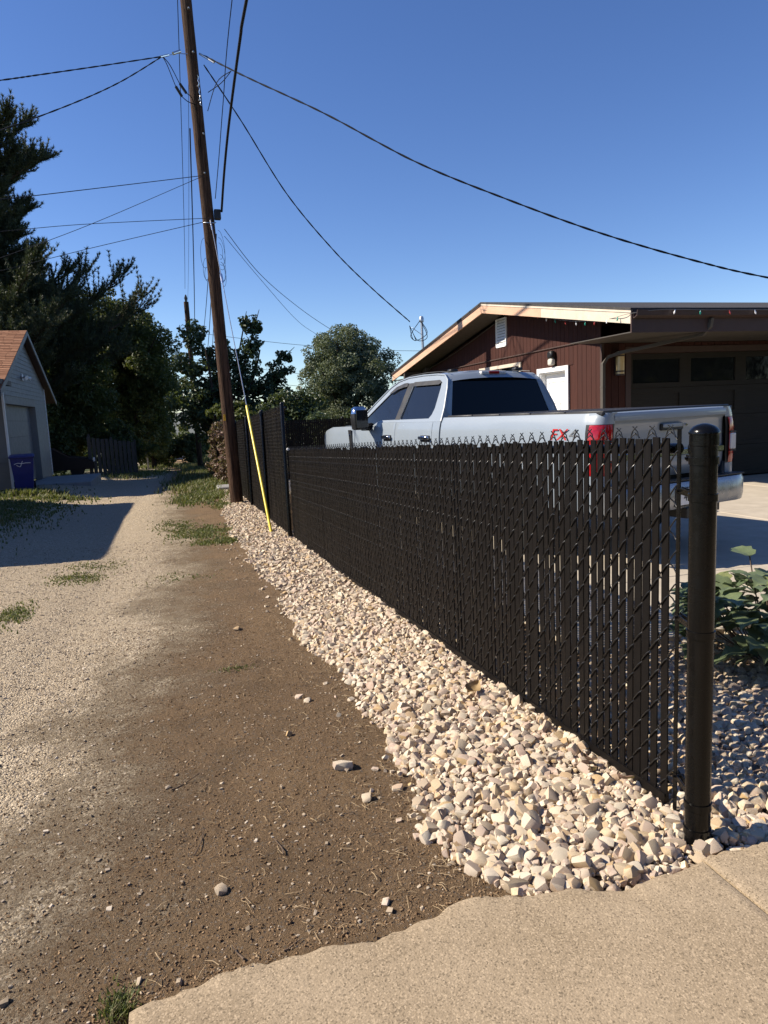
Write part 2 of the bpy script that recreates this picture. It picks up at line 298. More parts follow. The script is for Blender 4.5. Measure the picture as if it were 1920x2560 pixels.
# ------------------------------------------------------------------ geometry helpers
class MB:
    def __init__(s): s.v = []; s.f = []; s.mi = []
    def add(s, vs, fs, m=0):
        o = len(s.v); s.v += [tuple(p) for p in vs]; s.f += [tuple(i+o for i in f) for f in fs]; s.mi += [m]*len(fs); return s
    def box(s, x0, x1, y0, y1, z0, z1, m=0):
        v = [(x0, y0, z0), (x1, y0, z0), (x1, y1, z0), (x0, y1, z0), (x0, y0, z1), (x1, y0, z1), (x1, y1, z1), (x0, y1, z1)]
        return s.add(v, [(3, 2, 1, 0), (4, 5, 6, 7), (0, 1, 5, 4), (1, 2, 6, 5), (2, 3, 7, 6), (3, 0, 4, 7)], m)
    def cbox(s, x0, x1, y0, y1, z0, z1, c=0.01, m=0):
        """box with chamfered vertical and top edges"""
        def ring(a, z): return [(x0+a, y0, z), (x1-a, y0, z), (x1, y0+a, z), (x1, y1-a, z), (x1-a, y1, z), (x0+a, y1, z), (x0, y1-a, z), (x0, y0+a, z)]
        def inset(r, d): return [(min(max(p[0], x0+d), x1-d), min(max(p[1], y0+d), y1-d), p[2]) for p in r]
        rings = [inset(ring(c, z0), c*.9), ring(c, z0+c), ring(c, z1-c), inset(ring(c, z1), c*.9)]
        return s.loft(rings, True, True, True, m)
    def loft(s, rings, closed=True, cap0=False, cap1=False, m=0):
        n = len(rings[0]); o = len(s.v); fs = []
        for r in rings: s.v += [tuple(p) for p in r]
        for i in range(len(rings)-1):
            for j in range(n if closed else n-1):
                k = (j+1) % n; fs.append((o+i*n+j, o+i*n+k, o+(i+1)*n+k, o+(i+1)*n+j))
        if cap0: fs.append(tuple(o+j for j in reversed(range(n))))
        if cap1: fs.append(tuple(o+(len(rings)-1)*n+j for j in range(n)))
        s.f += fs; s.mi += [m]*len(fs); return s
    def tube(s, pts, rad, seg=6, cap=True, m=0):
        pts = [Vector(p) for p in pts]; rings = []; up = None
        for i, p in enumerate(pts):
            d = (pts[min(i+1, len(pts)-1)] - pts[max(i-1, 0)])
            if d.length < 1e-9: d = Vector((0, 0, 1))
            d.normalize()
            if up is None: up = d.orthogonal().normalized()
            up = (up - d*up.dot(d));
            if up.length < 1e-6: up = d.orthogonal()
            up.normalize(); w = d.cross(up); r = rad[i] if hasattr(rad, '__len__') else rad
            rings.append([p + (up*math.cos(2*math.pi*k/seg) + w*math.sin(2*math.pi*k/seg))*r for k in range(seg)])
        return s.loft(rings, True, cap, cap, m)
    def lathe(s, prof, c=(0, 0, 0), axis='z', seg=24, m=0):
        rings = []
        for r, h in prof:
            ring = []
            for k in range(seg):
                a = 2*math.pi*k/seg; u, w = r*math.cos(a), r*math.sin(a)
                ring.append({'z': (c[0]+u, c[1]+w, c[2]+h), 'x': (c[0]+h, c[1]+u, c[2]+w), 'y': (c[0]+u, c[1]+h, c[2]+w)}[axis])
            rings.append(ring)
        return s.loft(rings, True, True, True, m)
    def poly_holes(s, outer, holes, fn, depth=None, m=0):
        """flat outline with holes mapped by fn((a,b), d)->xyz; reveals of given depth round the holes and rim"""
        loops = [[Vector((p[0], p[1], 0)) for p in outer]] + [[Vector((p[0], p[1], 0)) for p in h] for h in holes]
        tri = tessellate_polygon(loops); flat = [p for l in loops for p in l]
        s.add([fn((p.x, p.y), 0) for p in flat], tri, m)
        if depth:
            for l in loops:
                n = len(l); a = [fn((p.x, p.y), 0) for p in l]; b = [fn((p.x, p.y), depth) for p in l]
                s.add(a+b, [(i, (i+1) % n, n+(i+1) % n, n+i) for i in range(n)], m)
        return s
    def build(s, name, mat, parent=None, smooth=None, fixn=True):
        me = bpy.data.meshes.new(name); me.from_pydata(s.v, [], s.f); me.update()
        mats = mat if isinstance(mat, (list, tuple)) else [mat]
        for mm in mats: me.materials.append(mm)
        if len(mats) > 1: me.polygons.foreach_set('material_index', s.mi)
        if fixn:
            bm = bmesh.new(); bm.from_mesh(me); bmesh.ops.recalc_face_normals(bm, faces=bm.faces); bm.to_mesh(me); bm.free()
        if smooth is not None:
            me.polygons.foreach_set('use_smooth', [True]*len(me.polygons)); me.set_sharp_from_angle(angle=R(smooth))
        return link(name, me, parent)

def link(name, data, parent=None, loc=None, rot=None, scale=None):
    o = bpy.data.objects.new(name, data); COL.objects.link(o)
    if parent is not None: o.parent = parent
    if loc is not None: o.location = loc
    if rot is not None: o.rotation_euler = rot
    if scale is not None: o.scale = scale
    return o
def tag(o, label=None, cat=None, group=None, kind=None):
    if label: o['label'] = label
    if cat: o['category'] = cat
    if group: o['group'] = group
    if kind: o['kind'] = kind
    return o
def thing(name, label, cat, loc=(0, 0, 0), rz=0.0, group=None):
    o = link(name, None, None, loc, (0, 0, rz)); o.empty_display_size = 0.3
    return tag(o, label, cat, group)
def npmesh(name, verts, faces, mat, smooth=False, sharp=None):
    """faces: int array (n,k)"""
    me = bpy.data.meshes.new(name); nv = len(verts); nf, k = faces.shape
    me.vertices.add(nv); me.vertices.foreach_set('co', np.asarray(verts, np.float32).ravel())
    me.loops.add(nf*k); me.loops.foreach_set('vertex_index', faces.astype(np.int32).ravel())
    me.polygons.add(nf); me.polygons.foreach_set('loop_start', np.arange(0, nf*k, k, dtype=np.int32))
    me.update(calc_edges=True); me.validate()
    me.polygons.foreach_set('use_smooth', [bool(smooth)]*nf)
    if sharp: me.set_sharp_from_angle(angle=R(sharp))
    me.materials.append(mat); return me
def catmull(pts, n=8):
    P = [Vector(p) for p in pts]; out = []
    for i in range(len(P)-1):
        a, b, c, d = P[max(i-1, 0)], P[i], P[i+1], P[min(i+2, len(P)-1)]
        for k in range(n):
            t = k/n; out.append(0.5*((2*b) + (c-a)*t + (2*a-5*b+4*c-d)*t*t + (3*b-a-3*c+d)*t**3))
    out.append(P[-1]); return out
def text_mesh(name, txt, size, mat, parent, mtx, depth=0.001, shear=0.0):
    cu = bpy.data.curves.new(name, 'FONT'); cu.body = txt; cu.size = size; cu.extrude = depth; cu.shear = shear; cu.align_x = 'CENTER'; cu.align_y = 'CENTER'
    tmp = bpy.data.objects.new(name+'_tmp', cu); COL.objects.link(tmp)
    me = bpy.data.meshes.new_from_object(tmp.evaluated_get(bpy.context.evaluated_depsgraph_get()))
    bpy.data.objects.remove(tmp); bpy.data.curves.remove(cu)
    me.name = name; me.materials.clear(); me.materials.append(mat)
    o = link(name, me, parent); o.matrix_local = mtx; return o
def sstep(a, b, x):
    t = np.clip((np.asarray(x, float)-a)/(b-a), 0, 1); return t*t*(3-2*t)

# ------------------------------------------------------------------ ground
AY = [-60, 1.5, 12, 26, 105, 300, 700]; AZ = [-.03, -.03, -.42, -.59, -4, -12, -26]
RY = [-60, 24, 60, 105, 300, 700]; RZ = [0, 0, -1.6, -3.6, -11, -26]
def near_mask(X, Y): return (1-sstep(20, 34, Y))*(1-sstep(1.9, 2.3, X))*sstep(-9, -5, X)
def gn(X, Y):           # small undulations and shallow wheel tracks
    nz = np.zeros(np.broadcast(X, Y).shape)
    for k, (fx, fy, a) in enumerate(((1.3, .7, .010), (2.9, 2.1, .006), (6.1, 4.4, .004), (11, 13, .003), (.45, .33, .014), (23, 19, .0025), (31, 37, .002))):
        nz = nz + a*np.sin(fx*X+1.7*k+.8*np.sin(fy*Y+k))*np.sin(fy*Y+2.1*k+.9*np.sin(fx*X*.7))
    nz = nz - .034*np.exp(-((X+.9+.1*np.sin(Y*.5))/.30)**2)*sstep(2.5, 7, Y) - .018*np.exp(-((X-.35)/.3)**2)*sstep(6, 12, Y)
    return nz*near_mask(X, Y)
def gz(x, y):
    x = np.asarray(x, float); y = np.asarray(y, float)
    a = np.interp(y, AY, AZ); r = np.interp(y, RY, RZ)
    a = a + .24*sstep(-1.4, -4.6, x)*sstep(7, 14, y)
    t = sstep(2.05, 2.45, x); z = a*(1-t) + r*t
    sw = sstep(-.30, -.18, x)*(1-sstep(1.84, 1.93, y))
    return z*(1-sw) + (-.09)*sw + gn(x, y)*(1-sw)
def gzf(x, y): return float(gz(x, y))

def build_ground():
    lin = np.linspace
    xs = np.unique(np.concatenate([lin(-700, -30, 18), lin(-30, -6, 30), lin(-6, -1.6, 60), lin(-1.6, 1.08, 170), lin(1.08, 2.2, 16), lin(2.2, 12, 50), lin(12, 40, 20), lin(40, 700, 18)]))
    ys = np.unique(np.concatenate([lin(-60, 0, 14), lin(0, 1.3, 12), lin(1.3, 4.6, 205), lin(4.6, 6.2, 55), lin(6, 14, 110), lin(14, 32, 100), lin(32, 80, 50), lin(80, 700, 40)]))
    X, Y = np.meshgrid(xs, ys); Z = gz(X, Y)
    Z = Z + rng.normal(0, .0021, Z.shape)*near_mask(X, Y)
    nx, ny = len(xs), len(ys); idx = np.arange(nx*ny).reshape(ny, nx)
    f = np.stack([idx[:-1, :-1], idx[:-1, 1:], idx[1:, 1:], idx[1:, :-1]], -1).reshape(-1, 4)
    me = npmesh('ground', np.stack([X, Y, Z], -1).reshape(-1, 3), f, M['ground'], True)
    tag(link('ground', me), kind='structure')
build_ground()

# hills beyond the valley
def build_hills():
    mb = MB(); top = []; bot = []; back = []
    for i in range(81):
        a = R(-75 + 150*i/80); d = 3200
        h = 22 + 26*math.sin(i*.33) + 14*math.sin(i*.9+1) + 8*math.sin(i*2.3)
        x, y = d*math.sin(a), d*math.cos(a); top.append((x, y, h)); bot.append((x*.9, y*.9, -60)); back.append((x*1.3, y*1.3, -60))
    mb.loft([bot, top, back], False)
    tag(mb.build('hills', M['hill'], smooth=60), kind='structure')
    v = [(-4000, 600, -24), (4000, 600, -24), (4000, 3600, -62), (-4000, 3600, -62)]
    tag(MB().add(v, [(0, 1, 2, 3)]).build('valley_floor', M['hill']), kind='structure')
build_hills()

# ------------------------------------------------------------------ sidewalk in the foreground
def build_sidewalk():
    def edge(x):
        return 1.895 + .035*math.sin(2.3*x+.4) + .018*math.sin(7.1*x+1) + .008*math.sin(23*x) + .004*math.sin(61*x) + (.05*math.exp(-((x-.80)/.10)**2)) - .03*math.exp(-((x-1.32)/.16)**2)
    def panel(x0, x1, name):
        mb = MB(); n = max(8, int((x1-x0)/.02)); xs = [x0+(x1-x0)*i/n for i in range(n+1)]
        rows = []
        for off, z in ((-9, -.25), (-9, 0.0), (-.6, 0.0), (-.10, 0.0), (-.022, -.001), (-.007, -.007), (0, -.022), (.006, -.12), (.0, -.25)):
            row = []
            for i, x in enumerate(xs):
                e = edge(x); jit = random.uniform(-.004, .004) if off > -.05 else 0
                zz = z + (0.0012*math.sin(3*x) if z == 0 else 0) + (random.uniform(-.003, .002) if off > -.03 and z > -.1 else 0)
                inset = .006 if (i in (0, n) and z > -.01) else 0
                row.append((x, (e+off if off > -5 else -4.0)+jit, zz - inset))
            rows.append(row)
        mb.loft(rows, False)
        for i in (0, n):
            mb.add([r[i] for r in rows], [tuple(range(len(rows)))])
        return mb.build(name, M['sidewalk'], None, 50)
    sw = tag(link('sidewalk', None), kind='structure')
    for x0, x1 in ((-.22, 1.655), (1.667, 3.45), (3.462, 5.2), (5.212, 9.0)):
        panel(x0, x1, 'slab').parent = sw
    # broken piece lying at its corner
    mb = MB(); ring = [(-.52, 1.60), (-.40, 1.53), (-.26, 1.55), (-.24, 1.74), (-.262, 1.83), (-.30, 1.865), (-.36, 1.84), (-.45, 1.77), (-.54, 1.70)]
    mb.loft([[(x, y, -.12) for x, y in ring], [(x, y, -.035+.005*math.sin(9*x)) for x, y in ring], [(-.39+(x+.39)*.93, 1.70+(y-1.70)*.93, -.018+.004*math.sin(17*y)) for x, y in ring]], True, True, True)
    tag(mb.build('broken_slab', M['broken'], None, 40), 'small broken chunk of pale concrete at the pavement corner', 'concrete chunk')
build_sidewalk()

# ------------------------------------------------------------------ stones
def hulls(n, pts, seed, sub=False):
    r = np.random.default_rng(seed); out = []; corners = np.array([[x, y, z] for x in (-1, 1) for y in (-1, 1) for z in (-1, 1)], float)
    for i in range(n):
        p = corners*.68 + r.uniform(-.27, .27, (8, 3))
        if pts > 8: q = r.normal(size=(pts-8, 3)); p = np.concatenate([p, q/np.linalg.norm(q, axis=1)[:, None]*r.uniform(.8, 1.1, (pts-8, 1))])
        p *= np.array([1.12, r.uniform(.66, 1.0), r.uniform(.5, .85)])
        bm = bmesh.new()
        for q in p: bm.verts.new(q)
        res = bmesh.ops.convex_hull(bm, input=bm.verts)
        junk = [e for e in res['geom_interior'] if isinstance(e, bmesh.types.BMVert)]
        if junk: bmesh.ops.delete(bm, geom=junk, context='VERTS')
        if sub:
            bmesh.ops.subdivide_edges(bm, edges=bm.edges[:], cuts=1, smooth=.22, fractal=.30, seed=int(seed*31+i), use_grid_fill=True)
        bmesh.ops.triangulate(bm, faces=bm.faces[:]); bm.verts.index_update()
        out.append((np.array([v.co[:] for v in bm.verts]), np.array([[v.index for v in f.verts] for f in bm.faces]))); bm.free()
    return out
HR = hulls(60, 11, 3); HS_ = hulls(60, 11, 8, True); HP = hulls(16, 9, 5); HC = hulls(14, 8, 6)
def rotmats(n, r, tilt=math.pi):
    a, b, c = r.uniform(0, 2*math.pi, n), r.uniform(-tilt, tilt, n), r.uniform(0, 2*math.pi, n)
    ca, sa, cb, sb, cc, sc = np.cos(a), np.sin(a), np.cos(b), np.sin(b), np.cos(c), np.sin(c)
    z = np.zeros(n); o = np.ones(n)
    Rz = np.stack([ca, -sa, z, sa, ca, z, z, z, o], -1).reshape(n, 3, 3)
    Rx = np.stack([o, z, z, z, cb, -sb, z, sb, cb], -1).reshape(n, 3, 3)
    Rz2 = np.stack([cc, -sc, z, sc, cc, z, z, z, o], -1).reshape(n, 3, 3)
    return Rz @ Rx @ Rz2
def scatter(H, pos, size, r, tilt=math.pi):
    V, F, o = [], [], 0; n = len(pos); Rm = rotmats(n, r, tilt); which = r.integers(0, len(H), n)
    for k, (hv, hf) in enumerate(H):
        sel = np.where(which == k)[0]
        if not len(sel): continue
        v = np.einsum('nij,mj->nmi', Rm[sel], hv)*size[sel][:, None, None] + pos[sel][:, None, :]
        f = hf[None]+(np.arange(len(sel))*len(hv))[:, None, None] + o
        V.append(v.reshape(-1, 3)); F.append(f.reshape(-1, 3)); o += len(sel)*len(hv)
    return np.concatenate(V), np.concatenate(F)

def strip_edge(y):      # left edge of the white stone strip
    return .985 + .045*np.sin(1.9*y) + .03*np.sin(4.3*y+1) + .02*np.sin(9.7*y) + np.interp(y, [1.9, 2.4, 3, 14, 18, 23], [.02, -.06, -.03, .05, .30, .75])
def stone_points(x0f, x1, y0, y1, sp, r, layers=2):
    P = []
    for L in range(layers):
        ys = np.arange(y0, y1, sp*.92)
        for y in ys:
            xs = np.arange(x0f(y) if callable(x0f) else x0f, x1, sp)
            P.append(np.stack([xs + r.normal(0, sp*.30, len(xs)), np.full(len(xs), y) + r.normal(0, sp*.30, len(xs)), np.full(len(xs), L*1.0)], -1))
    return np.concatenate(P)
def side_edge(x): return 1.93 + .035*np.sin(2.3*x+.4) + .05*np.exp(-((x-.80)/.10)**2) - .03*np.exp(-((x-1.32)/.16)**2) + .012
def build_stone_bed():
    r = np.random.default_rng(21)
    # soil sheets under the stones
    def sheet(x0f, x1, y0, y1, ny, nx, dz):
        mb = MB(); rows = []
        for y in np.linspace(y0, y1, ny):
            a = float(x0f(y)) if callable(x0f) else x0f
            rows.append([(x, y, max(gzf(x, y), gzf(min(x, 2.0), y)) + dz + .012*math.sin(math.pi*min(1, (i/nx)*1.0))) for i, x in enumerate(np.linspace(a, x1, nx+1))])
        return mb.loft(rows, False)
    bed = sheet(lambda y: strip_edge(y)+.03, 2.02, 1.97, 22.5, 160, 8, .006).build('stone_bed', M['bed_soil'], None, 60)
    tag(bed, kind='structure')
    a = stone_points(lambda y: float(strip_edge(y)), 2.0, 1.82, 7.0, .0300, r)
    b = stone_points(lambda y: float(strip_edge(y)), 2.0, 7.0, 22.3, .037, r, 1)
    c = stone_points(2.0, 2.42, 3.6, 11.3, .047, r, 1)
    for arr in (a, b, c): pass
    P = np.concatenate([a, b, c]); size = r.gamma(5.5, .0168/5.5, len(P)).clip(.0075, .033)*np.interp(P[:, 1], [5, 10], [1, 1.2])
    edge_d = P[:, 0]-strip_edge(P[:, 1]); keep = (P[:, 1] > side_edge(P[:, 0])-.035) & (r.random(len(P)) < np.clip(.55+edge_d*6, .55, 1))
    P, size = P[keep], size[keep]
    g = gz(np.minimum(P[:, 0], 2.03), P[:, 1]); mound = .008*np.clip((P[:, 0]-strip_edge(P[:, 1]))/.25, 0, 1)
    Z = g + mound + size*.30 + P[:, 2]*(.015)*np.clip((P[:, 0]-strip_edge(P[:, 1]))/.12, 0, 1) + r.normal(0, .004, len(P))
    pos = np.stack([P[:, 0], P[:, 1], Z], -1)
    # strays out on the soil
    sx = .95 - np.abs(r.normal(0, .14, 60)); sy = r.uniform(2.0, 12, 60)
    ss = r.uniform(.010, .024, 60); spos = np.stack([sx, sy, gz(sx, sy)+ss*.25], -1)
    # the 300 that show largest become parts of their own
    order = np.argsort(np.hypot(np.hypot(pos[:, 0], pos[:, 1]), 1.6)/size*np.where(P[:, 2] > 0, 1, 1.35)); near = order[:300]; rest = order[300:]
    mes = []
    for k, (hv, hf) in enumerate(HS_):
        me = npmesh('stone', hv, hf, M['rock'], True, 34); mes.append(me)
    Rn = rotmats(300, r, 1.2)
    for i, j in enumerate(near):
        o = link('stone', mes[i % len(mes)], bed); m = Matrix([list(q) for q in Rn[i]]).to_4x4()
        o.matrix_local = Matrix.Translation(pos[j]) @ m @ Matrix.Scale(float(size[j])*1.06, 4)
    nr_ = rest[pos[rest][:, 1] < 6.0]; fr_ = rest[pos[rest][:, 1] >= 6.0]
    v, f = scatter(HS_, pos[nr_], size[nr_], r, 1.3); v2, f2 = scatter(HR, np.concatenate([pos[fr_], spos]), np.concatenate([size[fr_], ss]), r, 1.3)
    tag(link('loose_stones', npmesh('loose_stones', np.concatenate([v, v2]), np.concatenate([f, f2+len(v)]), M['rock'], True, 34), bed), kind='stuff')
    # the bed behind the corner post
    bed2 = sheet(2.0, 3.5, 1.99, 3.72, 30, 16, .004).build('garden_bed', M['bed_soil'], None, 60); tag(bed2, kind='structure')
    Q = stone_points(1.98, 3.48, 1.9, 3.7, .034, r, 2); sz = r.gamma(8, .0195/8, len(Q)).clip(.010, .034)
    Q2 = Q[Q[:, 1] > side_edge(Q[:, 0])-.02]; sz = sz[Q[:, 1] > side_edge(Q[:, 0])-.02]
    pp = np.stack([Q2[:, 0], Q2[:, 1], np.maximum(gz(Q2[:, 0], Q2[:, 1]), -.02)+sz*.3+Q2[:, 2]*.02-.01], -1)
    v, f = scatter(HS_, pp, sz, r, 1.3)
    tag(link('loose_stones', npmesh('loose_stones', v, f, M['rock'], True, 34), bed2), kind='stuff')
build_stone_bed()

def build_pebbles():
    r = np.random.default_rng(31); n = 70000
    y = 1.25 + 11.5*r.random(n)**1.9; x = r.uniform(-2.4, 1.0, n)
    soil = sstep(-.75, .1, x - np.interp(y, [2, 9], [-.62, .22]))
    keep = r.random(n) > .90*soil
    keep &= ~((x > -.22) & (y < 1.93)); keep &= x < strip_edge(y)-.02
    x, y = x[keep], y[keep]; s = r.gamma(4, .0044/4*1.0, len(x)).clip(.002, .016)
    bl = r.random(len(x)) < .05*(1-sstep(2.0, 3.0, y))*(1-sstep(-.5, -.2, x)); s[bl] *= 1.35
    pos = np.stack([x, y, gz(x, y)+s*.15], -1)
    v, f = scatter(HP, pos, s, r, .5)
    tag(link('alley_pebbles', npmesh('alley_pebbles', v, f, M['pebble'])), 'fine loose gravel and pebbles spread over the alley', 'gravel', kind='stuff')
build_pebbles()

def build_crumbs():
    r = np.random.default_rng(37); n = 42000
    y = 1.90 + 4.6*r.random(n)**1.7; x = r.uniform(-.95, 1.0, n)
    keep = (x < strip_edge(y)-.01) & ((x < -.22) | (y > side_edge(x)-.045)) & (r.random(n) < .35+.65*sstep(-.9, -.1, x))
    x, y = x[keep], y[keep]; s = r.gamma(3, .0022/3, len(x)).clip(.0010, .0062)
    on = (x > -.22) & (y < side_edge(x)-.012); keep2 = ~on | (r.random(len(x)) < .35); x, y, s, on = x[keep2], y[keep2], s[keep2], on[keep2]
    pos = np.stack([x, y, np.where(on, .0006, gz(x, y))+s*.25], -1)
    v, f = scatter(HC, pos, s, r, 1.2)
    tag(link('soil_crumbs', npmesh('soil_crumbs', v, f, M['crumb'])), 'loose crumbs of brown soil over the bare dirt', 'soil', kind='stuff')
build_crumbs()

def single_rock(x, y, s, mat, label, seed, flat=.7):
    r = np.random.default_rng(seed); hv, hf = hulls(1, 14, seed, True)[0]
    me = npmesh('loose_rock', hv*np.array([1, 1, flat]), hf, mat, True, 40)
    o = link('loose_rock', me, None, (x, y, gzf(x, y)+s*.28), (0.2, -.15, seed*1.3), (s, s, s)); tag(o, label, 'rock')
single_rock(.69, 3.12, .050, M['rock'], 'tan triangular rock lying alone on the brown dirt', 41)
single_rock(.71, 2.79, .034, M['pebble'], 'small brown rock on the dirt casting a dark shadow', 42)
single_rock(.66, 4.15, .026, M['rock'], 'white pebble of a pair, the farther one, in mid dirt', 43)
single_rock(.70, 4.06, .024, M['rock'], 'white pebble of a pair, the nearer one, in mid dirt', 44)
single_rock(.06, 2.36, .026, M['pebble'], 'flat oval beige pebble on dirt near the pavement', 45)
single_rock(1.02, 2.005, .046, M['pebble'], 'dark grey rock at the tip of the white stones beside the pavement', 46, .95)
single_rock(.46, 6.0, .036, M['rock'], 'larger pale rock of a small cluster out in the dirt', 47)
single_rock(.86, 2.82, .026, M['rock'], 'pale stone strayed left of the stone strip', 48)

# ------------------------------------------------------------------ chain-link fences with slats
DW, DH = .107, .125
def fence_run(name, label, fx, y0, y1, ztop, height, wseg, posts, top_rail=True, barbs=True, post_r=.03, front_posts=False):
    """fx(y): fence line; ztop(y): top of slats"""
    T = thing(name, label, 'fence', (fx(y0), y0, ztop(y0)-height-.03))
    T0 = Vector(T.location)
    def L(p): return (p[0]-T0.x, p[1]-T0.y, p[2]-T0.z)
    nW = int(round((y1-y0)/DW)); PW = DW/2
    sm = MB().cbox(-.0035, .0035, -.0205, .0205, -height+.015, 0, .0012).build('slat', M['slat'], T)
    sme = sm.data; bpy.data.objects.remove(sm)
    r = random.Random(4)
    for i in range(nW*2):
        y = y0 + (i+.5)*DW/2
        o = link('slat', sme, T, L((fx(y)+r.uniform(-.0006, .0006), y+r.uniform(-.0022, .0022), ztop(y)+r.uniform(-.007, .004)-(.018 if r.random() < .05 else 0))), (r.uniform(-.008, .008), 0, r.uniform(-.10, .10)))
    mb = MB(); nH = int(round(height/(DH/2)))
    for j in range(-1 if barbs else 0, nW*2):
        yc = y0 + (j+.5)*PW; ph = j % 2; pts = []
        x = fx(yc); zt = ztop(yc)+.02
        # each wire zigzags round one slat; it rises towards the near side in front of the slat
        for k in range(nH+1):
            z = zt - k*DH/2; side = 1 if (k+ph) % 2 else -1
            pts.append((x, yc+side*PW/2*1.04, z))
            if k < nH:
                off = -.0085 if side < 0 else .0085
                for t in ((.22, .78) if wseg > 4 else (.5,)):
                    pts.append((x+off, yc+side*PW/2*(1-2*t), z-t*DH/2))
        mb.tube([L(p) for p in pts], .0030 if wseg > 4 else .0032, wseg if yc < 6 else 4, False)
        if barbs and ph:
            for sd in (-1, 1):
                ya = yc+PW/2; za = ztop(ya)+.012
                mb.tube([L((x, ya+sd*.026, za-.012)), L((x-.004*sd, ya+sd*.010, za+.014)), L((x+.003*sd, ya-sd*.010, za+.030+.006*r.random()))], .0025, 4)
                zb = ztop(ya)-height
                mb.tube([L((x-.004, ya+sd*.040, zb+.03)), L((x-.010, ya+sd*.010, zb-.022)), L((x-.004*sd, ya-sd*.014, zb-.050-.01*r.random()))], .0025, 4)
    w = mb.build('wire_mesh', M['wire_black'], T, 60, fixn=False)
    n = 24; P = [(fx(y0+(y1-y0)*i/n), y0+(y1-y0)*i/n) for i in range(n+1)]
    mb = MB(); mb.loft([[L((x-.011, y, ztop(y)-height-.012)), L((x-.011, y, ztop(y)-height+.026)), L((x+.011, y, ztop(y)-height+.026)), L((x+.011, y, ztop(y)-height-.012))] for x, y in P], True, True, True)
    mb.build('bottom_channel', M['slat'], T)
    if top_rail:
        MB().tube([L((x+.040, y, ztop(y)-.045)) for x, y in P], .021, 12).build('top_rail', M['post_black'], T, 50)
    for y in posts:
        sx = -.036 if front_posts else .045
        g = gzf(fx(y), y); zt = ztop(y) + (.025 if front_posts else -.02)
        MB().lathe([(post_r, g-.3-T0.z), (post_r, zt-T0.z), (post_r*.7, zt+.018-T0.z), (.002, zt+.028-T0.z)], (fx(y)+sx-T0.x, y-T0.y, 0), 'z', 16).build('line_post', M['post_black'], T, 40)
    return T, L
lowx = lambda y: 1.803+.0096*(y-2.0)
lowt = lambda y: 1.44-.0423*(y-2.23)
LF, LL = fence_run('chain_link_fence', 'low black chain link fence with dark brown slats beside the white stones', lowx, 2.225, 11.35, lowt, 1.45, 6, (4.45, 6.75, 9.1))
# tension bar, rail end cup and line of bands at the near end
MB().cbox(-.0025, .0025, -.010, .010, -1.50, .03, .001).build('tension_bar', M['post_black'], LF).location = LL((lowx(2.165)-.004, 2.172, lowt(2.165)))
MB().lathe([(.026, -.06), (.032, -.045), (.036, 0), (.032, .022), (.018, .032)], LL((lowx(2.1)+.035, 2.115, lowt(2.1)-.047)), 'y', 18).build('rail_end_cup', M['post_black'], LF, 40)
MB().lathe([(.022, 0), (.022, .05), (.004, .055)], LL((lowx(11.3)-.005, 11.30, lowt(11.3)+.005)), 'y', 12).build('rail_end', M['white'], LF, 40)

CP = (1.737, 1.975)
post = thing('corner_post', 'thick black steel terminal post with domed cap at the fence end', 'fence post', (CP[0], CP[1], -.03))
MB().lathe([(.0440, -.4), (.0440, 1.47)], (0, 0, 0), 'z', 40).build('shaft', M['post_black'], post, 40)
cap = MB().lathe([(.0445, 1.450), (.0470, 1.452), (.0470, 1.488), (.0500, 1.490), (.0500, 1.496), (.045, 1.505), (.036, 1.514), (.024, 1.520), (.012, 1.524), (.002, 1.525)], (0, 0, 0), 'z', 40)
cap.build('post_cap', M['post_black'], post, 35)
for k, z in enumerate((1.40, 1.275, .795, .155, .055)):
    b = MB(); b.lathe([(.0440, z-.0125), (.0480, z-.0125), (.0480, z+.0125), (.0440, z+.0125)], (0, 0, 0), 'z', 40)
    if k < 4:
        # ears reaching to the tension bar, on the fence side
        d = Vector((lowx(2.16)-CP[0], 2.16-CP[1], 0)); d.normalize(); nrm = Vector((-d.y, d.x, 0))
        for s_ in (-1, 1):
            o = d*.038 + nrm*s_*.010; e = d*(.225 if k else .13) + nrm*s_*.010
            a = nrm*.0015
            ring = lambda c: [(c+a+Vector((0, 0, z-.0115))), (c-a+Vector((0, 0, z-.0115))), (c-a+Vector((0, 0, z+.0115))), (c+a+Vector((0, 0, z+.0115)))]
            b.loft([ring(o), ring(e)], True, True, True)
    bo = b.build('tension_band', M['post_black'], post, 40)
    if k < 4:
        c = d*(.195 if k else .11); pts = [c-nrm*.020+Vector((0, 0, z)), c-nrm*.012+Vector((0, 0, z)), c+nrm*.022+Vector((0, 0, z))]
        MB().tube(pts, [.0085, .0085, .005], 10).build('bolt', M['post_black'], bo, 40)

tallx = lambda y: 1.89
tallt = lambda y: 1.765-.034*(y-11.44)
TF, TL = fence_run('tall_chain_link_fence', 'tall black slatted chain link fence behind the utility pole', tallx, 11.50, 20.8, tallt, 2.12, 4, (11.46, 14.0, 16.7, 19.4), barbs=False, post_r=.034, front_posts=True)
